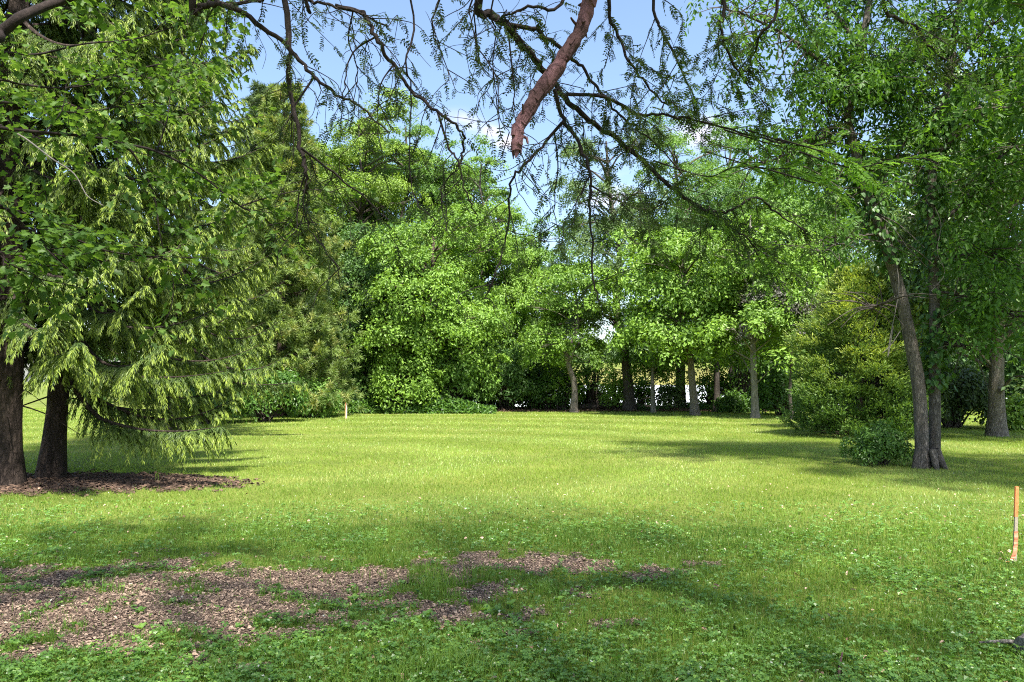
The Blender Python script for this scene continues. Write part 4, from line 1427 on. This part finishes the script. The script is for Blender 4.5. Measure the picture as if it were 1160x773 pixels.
    for q in range(9):     # snapped twig stubs
        i = rng.integers(18, k - 6)
        o = rot_rand(rng, 1)[0]
        o[1] *= .4
        o = nrm(o)
        tube(bl, spline([sp[i], sp[i] + o * .045, sp[i] + o * (.055 + .05 * rng.random()) + rng.normal(size=3) * .01], 3), [.010, .005], 6, rough=.12, rng=rng)
    for q in range(26):
        i = rng.integers(14, k - 4)
        o = rot_rand(rng, 1)[0]
        t_ = nrm(sp[i + 1] - sp[i])
        o = nrm(o - t_ * np.dot(o, t_))
        s = sp[i] + o * rr[i] * .95
        w = np.cross(t_, o) * (.006 + .012 * rng.random())
        ln = t_ * (.02 + .05 * rng.random())
        V = np.array([s - w - ln, s + w - ln * .8, s + w * .8 + ln, s - w * .9 + ln * 1.1])
        bl.add(np.vstack([V - o * .004, V + o * .005]), [[4, 5, 6, 7], [0, 1, 5, 4], [1, 2, 6, 5], [2, 3, 7, 6], [3, 0, 4, 7]], rng.random())
    o = bl.build('broken_limb', M['dead'], root)
    o['label'] = 'thick broken reddish limb hanging down with its bark worn off'


locust()


# ------------------------------------------------------------------ maple boughs at upper left
def maple():
    rng = np.random.default_rng(111)
    base = np.array([-6.0, 1.2, 0.])
    root = thing('maple_tree', base, 'maple reaching in from the left with thin dark twigs and translucent green leaves', 'tree')
    tr, br, fol = Acc(), Acc(), Acc()
    tp = spline([base - [0, 0, .05], base + [.1, 0, 2.5], base + [.2, .3, 5], base + [.3, .6, 9]], 6)
    add_trunk(tr, tp, .24, .08, 14, 1.4, rng)
    tr.build('trunk', M['bark_dark'], root)
    B = [([(-14, 46), (0, 38), (21, 21), (52, 7), (73, 0), (110, -16), (160, -40)], 4.0, 4.4, .034, .02, 3.4),
         ([(-10, 142), (0, 145), (45, 150), (101, 155), (140, 164), (160, 190), (175, 224), (182, 270), (197, 322)], 4.6, 4.8, .014, .003, 3.6),
         ([(140, 164), (175, 171), (224, 196), (272, 234), (297, 245), (330, 282)], 4.7, 5., .010, .003, 0),
         ([(178, 170), (189, 136), (194, 101), (200, 80)], 4.8, 4.8, .006, .002, 0),
         ([(-10, 232), (0, 235), (35, 244), (53, 255), (88, 272), (123, 285), (176, 292), (215, 300)], 4.2, 4.6, .010, .003, 3.0),
         ([(7, 237), (29, 257), (48, 277), (62, 290), (88, 314)], 4.2, 4.3, .007, .003, 0),
         ([(-10, 285), (0, 290), (15, 301), (40, 312), (53, 327)], 4.0, 4.1, .005, .002, 2.8),
         ([(-10, 90), (20, 95), (70, 100), (120, 92), (170, 75), (215, 70)], 5.2, 5.4, .010, .003, 3.9),
         ([(-10, 60), (40, 62), (95, 50), (150, 45), (200, 30), (235, 25)], 5.4, 5.6, .010, .003, 4.2),
         ([(50, 152), (70, 125), (75, 95)], 4.7, 4.8, .005, .002, 0),
         ([(272, 234), (300, 225), (350, 215), (400, 222)], 5., 5.2, .006, .002, 0),
         ([(60, 180), (60, 205), (40, 225)], 4.5, 4.6, .005, .002, 0),
         ([(240, -6), (235, 20), (228, 50), (215, 80)], 5, 5.2, .008, .003, 4.4),
         ([(-10, 115), (40, 120), (90, 128), (140, 120), (190, 118), (250, 140)], 5.0, 5.4, .008, .003, 3.9)]
    LP, LD = [], []
    for bi, (pl, d0, d1, r0, r1, zc) in enumerate(B):
        n = len(pl)
        d0, d1, r0, r1 = d0 * 1.15, d1 * 1.2, r0 * 1.1, r1 * 1.1
        pts = [at(p[0], p[1], d0 + (d1 - d0) * i / (n - 1) + .05 * math.sin(i * 2.3 + bi)) for i, p in enumerate(pl)]
        rr = list(np.linspace(r0, r1, n))
        if zc:
            j = np.argmin(np.abs(tp[:, 2] - zc))
            q0 = at(2 * pl[0][0] - pl[2][0] - 90, 2 * pl[0][1] - pl[2][1], d0 - .15)
            pts = [tp[j], q0] + pts
            rr = [r0 * 1.3, r0 * 1.1] + rr
        sp = spline(pts, 6)
        br = Acc()
        tube(br, sp, rr, 8 if r0 > .02 else 5, rough=.08, rng=rng)
        v0 = 10 if zc else 3
        if bi == 0:
            v0 = 26
        for i in range(v0, len(sp), 2):
            if rng.random() < .85:
                T = nrm(sp[min(i + 1, len(sp) - 1)] - sp[i - 1])
                o = nrm(rot_rand(rng, 1)[0] * [1, 1, .45] + T * .6 + UP * .05)
                ln = .18 + .38 * rng.random()
                tw = spline([sp[i], sp[i] + o * ln * .5 + rng.normal(size=3) * .03, sp[i] + o * ln - UP * .04], 5)
                tube(br, tw, [.0035, .0014], 4, cap=False)
                for q in range(3, len(tw)):
                    for s in (-1, 1):
                        sd = np.cross(UP, o) * s
                        LP.append(tw[q] + sd * .02)
                        LD.append(nrm(sd + o * .5 + rng.normal(size=3) * .35))
                LP.append(tw[-1])
                LD.append(o)
        br.build('branch', M['bark_locust'], root)
    LP, LD = np.array(LP), np.array(LD)
    LP = np.vstack([LP, LP + rng.normal(size=LP.shape) * .07])
    LD = np.vstack([LD, nrm(LD + rng.normal(size=LD.shape) * .6)])
    kk = rng.random(len(LP)) < .62
    LP, LD = LP[kk], LD[kk]
    n = len(LP)
    S = .040 + .026 * rng.random(n)
    shaped(fol, LP + LD * .03, LD - UP * .35, nrm(UP + rng.normal(size=(n, 3)) * .38), S, S * 1.05, MAPLE, rng.random(n), fold=.18, curl=.18)
    # crown above and outside the picture
    C, dd = crown_points(rng, base + [.8, .6, 7.2], 2.9, 2.6, 2.4, 100, .35, 1.)
    R = .35 + .2 * rng.random(len(C))
    k = ((C[:, 2] - CAM_Z) / np.maximum(C[:, 1], .3) > .62) | (C[:, 0] < -.75 * C[:, 1] - .8)
    C, dd, R = C[k], dd[k], R[k]
    dome_leaves(fol, rng, C, R, R * .35, dd, 40, .11, .9)
    br = Acc()
    for i in range(0, len(C), 5):
        j = np.argmin(np.abs(tp[:, 2] - C[i, 2] + .8))
        tube(br, spline([tp[j], (tp[j] + C[i]) / 2 + UP * .15, C[i]], 4), [.03, .008], 5, cap=False)
    br.build('limbs', M['bark_dark'], root)
    fol.build('crown', M['maple'], root)
    g = Acc()
    tube(g, spline([at(20, 152, 4.5), at(33, 160, 4.5), at(59, 180, 4.4), at(84, 197, 4.4), at(99, 222, 4.3), at(117, 233, 4.3)], 5), [.006, .004, .002], 5)
    o = g.build('bare_twig', M['twig_grey'], root)
    o['label'] = 'bare pale grey twig without leaves'


maple()


# ------------------------------------------------------------------ stakes, sticks, stone
def box(acc, c, sx, sy, sz, rz=0., tilt=(0, 0), tone=.5):
    x, y, z = sx / 2, sy / 2, sz
    V = np.array([[-x, -y, 0], [x, -y, 0], [x, y, 0], [-x, y, 0], [-x, -y, z], [x, -y, z], [x, y, z], [-x, y, z]], float)
    V[:, 0] += V[:, 2] * tilt[0]
    V[:, 1] += V[:, 2] * tilt[1]
    co, si = math.cos(rz), math.sin(rz)
    V[:, :2] = V[:, :2] @ np.array([[co, si], [-si, co]])
    acc.add(V + c, [[3, 2, 1, 0], [4, 5, 6, 7], [0, 1, 5, 4], [1, 2, 6, 5], [2, 3, 7, 6], [3, 0, 4, 7]], tone)


STK = 'survey stakes in the lawn'
d = gy(638)
b = np.array([gx(1142, d), d, 0.])
t = thing('survey_stake', b, 'orange-topped survey stake with a torn orange ribbon at its foot, nearest of the stakes', 'stake', STK)
tl = (.085, .0)
a = Acc()
box(a, b + [0, 0, -.05], .034, .012, .45, .25, tl)
a.build('shaft', M['lathe'], t)
a = Acc()
box(a, b + np.array([.4 * tl[0] * math.cos(.25), .4 * tl[0] * math.sin(.25), .40]), .036, .014, .26, .25, tl)
a.build('painted_top', M['orange'], t)
a = Acc()
rp = spline([b + [-.075, -.02, .015], b + [-.05, -.02, .03], b + [-.02, -.015, .045], b + [.004, -.012, .12], b + [.014, -.010, .2], b + [.022, -.008, .27]], 5)
w = np.interp(np.linspace(0, 1, len(rp)), [0, .35, .5, 1], [.014, .018, .021, .020])
sd = np.array([math.cos(.25), math.sin(.25), 0.])
V = np.vstack([rp - sd * w[:, None], rp + sd * w[:, None], rp - sd * w[:, None] + [0, .004, .003], rp + sd * w[:, None] + [0, .004, .003]])
V = V + np.tile(rng.normal(size=(len(rp), 3)) * .002, (4, 1)) - [0, .006, 0]
k = len(rp)
i = np.arange(k - 1)[:, None]
a.add(V, np.concatenate([i + [0, k, k + 1, 1], i + [2 * k, 2 * k + 1, 3 * k + 1, 3 * k], i + [0, 1, 2 * k + 1, 2 * k], i + [k, 3 * k, 3 * k + 1, k + 1]]))
a.build('ribbon', M['ribbon'], t)
for (px, by, ty, mt, mtop, lab) in ((392.5, 474.5, 456.5, 'white_paint', 'orange', 'short pale survey stake with a reddish edge by the far bushes'),
                                    (128.5, 490.5, 473, 'pinkred', 'ribbon', 'small red stake seen under the spruce boughs')):
    d = gy(by)
    b = np.array([gx(px, d), d, 0.])
    t = thing('survey_stake', b, lab, 'stake', STK)
    h = (by - ty) / FPX * d
    a = Acc()
    box(a, b + [.012, 0, -.05], .055, .03, h * .96 + .05, .1)
    a.build('shaft', M[mt], t)
    a = Acc()
    box(a, b + [-.03, .004, -.05], .028, .03, h + .05, .1)
    a.build('painted_edge', M[mtop], t)
d = gy(537)
b = np.array([gx(2, 14.5), 14.5, 0.])
t = thing('white_post', b, 'slim white post at the left edge beside the spruce trunk', 'post')
a = Acc()
box(a, b + [0, 0, -.05], .05, .05, 1.1, .1)
a.build('shaft', M['post_paint'], t)
a = Acc()
box(a, b + [0, 0, 1.05], .058, .058, .03, .1)
a.build('cap', M['post_paint'], t)

# log end at lower right
rng = np.random.default_rng(131)
d = gy(742)
b = np.array([gx(1154, d), d, 0.])
t = thing('cut_log', b, 'weathered grey cut log end at the lower right corner of the grass', 'log')
a = Acc()
p = spline([b + [-.055, -.05, .055], b + [.1, .0, .075], b + [.35, .1, .085], b + [.7, .25, .08]], 6)
tube(a, p, [.062, .085, .085, .08], 18, rough=.06, rng=rng)
a.build('log', M['log'], t)
a = Acc()
q0 = b + np.array([-.02, .03, .06])
tube(a, spline([q0, q0 + [-.10, .02, .0], q0 + [-.22, .04, -.012]], 4), [.016, .011, .006], 7, rough=.1, rng=rng)
a.build('branch_stub', M['log'], t)
# fallen twig near the bottom edge
d = gy(765)
b = np.array([gx(944, d), d, 0.])
t = thing('fallen_twig', b, 'reddish brown fallen twig in the clover at the bottom edge', 'twig')
a = Acc()
tube(a, spline([b + [-.05, -.12, .02], b + [0, 0, .04], b + [.06, .10, .085]], 5), [.009, .008, .004], 7, rough=.1, rng=rng)
tube(a, spline([b + [.005, .005, .04], b + [.0, -.05, .03], b + [.01, -.13, .01]], 4), [.006, .003], 6)
a.build('stem', M['dead'], t)
# grey stick at the edge of the chips
d = gy(690)
b = np.array([gx(388, d), d, 0.])
t = thing('small_stick', b, 'short grey stick standing in the wood chips', 'stick')
a = Acc()
tube(a, spline([b + [.01, .03, -.01], b + [0, .02, .03], b + [-.02, -.01, .07]], 4), [.006, .007, .004], 6, rough=.1, rng=rng)
a.build('stem', M['twig_grey'], t)

# ------------------------------------------------------------------ camera, light, sky
cam = bpy.data.cameras.new('camera')
cam.sensor_width = 36
cam.lens = 36 * FPX / 1160
cam.clip_start, cam.clip_end = .05, 3000
co = bpy.data.objects.new('camera', cam)
co.location = (0, 0, CAM_Z)
co.rotation_euler = (rad(90) + PITCH, 0, 0)
COL.objects.link(co)
sc.camera = co

SUN_EL = rad(62)
SUN_DIR = np.array([.36, -.93])          # towards the sun, on the ground plane
SUN_DIR = SUN_DIR / np.linalg.norm(SUN_DIR)
tos = Vector((SUN_DIR[0] * math.cos(SUN_EL), SUN_DIR[1] * math.cos(SUN_EL), math.sin(SUN_EL)))
sl = bpy.data.lights.new('sun', 'SUN')
sl.energy = 5.0
sl.angle = rad(2.2)
sl.color = (1, .95, .86)
so = bpy.data.objects.new('sun', sl)
so.rotation_euler = tos.to_track_quat('Z', 'Y').to_euler()
so.location = (5, -10, 30)
COL.objects.link(so)

w = bpy.data.worlds.new('World')
sc.world = w
w.use_nodes = True
nt = w.node_tree
for n in list(nt.nodes):
    nt.nodes.remove(n)
out = nd(nt, 'ShaderNodeOutputWorld')
bg = nd(nt, 'ShaderNodeBackground')
bg.inputs[1].default_value = .11
sky = nd(nt, 'ShaderNodeTexSky', sky_type='NISHITA')
sky.sun_disc = False
sky.sun_elevation = SUN_EL
sky.sun_rotation = math.atan2(SUN_DIR[0], SUN_DIR[1])
sky.air_density, sky.dust_density, sky.ozone_density = 1.0, 1.5, 1.5
# a few small soft clouds
tc = nd(nt, 'ShaderNodeTexCoord')
n1 = nd(nt, 'ShaderNodeTexNoise', i_Scale=9., i_Detail=6, i_Roughness=.6)
mp = nd(nt, 'ShaderNodeMapping')
mp.inputs['Scale'].default_value = (1, 1, 2.6)
nt.links.new(tc.outputs['Generated'], mp.inputs[0])
nt.links.new(mp.outputs[0], n1.inputs['Vector'])
mask = None
for (px, py, s) in ((520, 143, .05), (575, 160, .03), (555, 150, .035), (690, 215, .07), (120, 20, .08), (800, 150, .06)):
    dvec = nrm(at(px, py, 10) - np.array([0, 0, CAM_Z]))
    dt = nd(nt, 'ShaderNodeVectorMath', operation='DISTANCE')
    mq = nd(nt, 'ShaderNodeVectorMath', operation='MULTIPLY')
    mq.inputs[1].default_value = (1, 1, 1.8)
    nt.links.new(tc.outputs['Generated'], mq.inputs[0])
    nt.links.new(mq.outputs[0], dt.inputs[0])
    dt.inputs[1].default_value = (dvec[0], dvec[1], dvec[2] * 1.8)
    mr = nd(nt, 'ShaderNodeMapRange', i_1=0., i_2=s * .95, i_3=1., i_4=0.)
    mr.interpolation_type = 'SMOOTHSTEP'
    nt.links.new(dt.outputs['Value'], mr.inputs[0])
    if mask is None:
        mask = mr.outputs[0]
    else:
        mm = nd(nt, 'ShaderNodeMath', operation='MAXIMUM')
        nt.links.new(mask, mm.inputs[0])
        nt.links.new(mr.outputs[0], mm.inputs[1])
        mask = mm.outputs[0]
ml = nd(nt, 'ShaderNodeMath', operation='MULTIPLY')
nt.links.new(mask, ml.inputs[0])
r = nd(nt, 'ShaderNodeMapRange', i_1=.40, i_2=.72)
nt.links.new(n1.outputs['Fac'], r.inputs[0])
nt.links.new(r.outputs[0], ml.inputs[1])
cm = nd(nt, 'ShaderNodeMix', data_type='RGBA')
cm.inputs[7].default_value = (5.0, 4.5, 4.6, 1)
nt.links.new(ml.outputs[0], cm.inputs[0])
nt.links.new(sky.outputs[0], cm.inputs[6])
nt.links.new(cm.outputs[2], bg.inputs[0])
nt.links.new(bg.outputs[0], out.inputs[0])

sc.view_settings.view_transform = 'Standard'
sc.view_settings.look = 'None'
sc.view_settings.gamma = 1
sc.view_settings.exposure = 1.55
sc.render.engine = 'CYCLES'
sc.cycles.max_bounces = 6
sc.cycles.diffuse_bounces = 3
sc.cycles.glossy_bounces = 2
sc.cycles.transmission_bounces = 4
sc.cycles.use_denoising = False
sc.cycles.pixel_filter_type = 'BLACKMAN_HARRIS'
sc.cycles.filter_width = 1.1
sc.cycles.sample_clamp_indirect = 6
sc.cycles.caustics_reflective = False
sc.cycles.caustics_refractive = False
sc.render.use_persistent_data = False
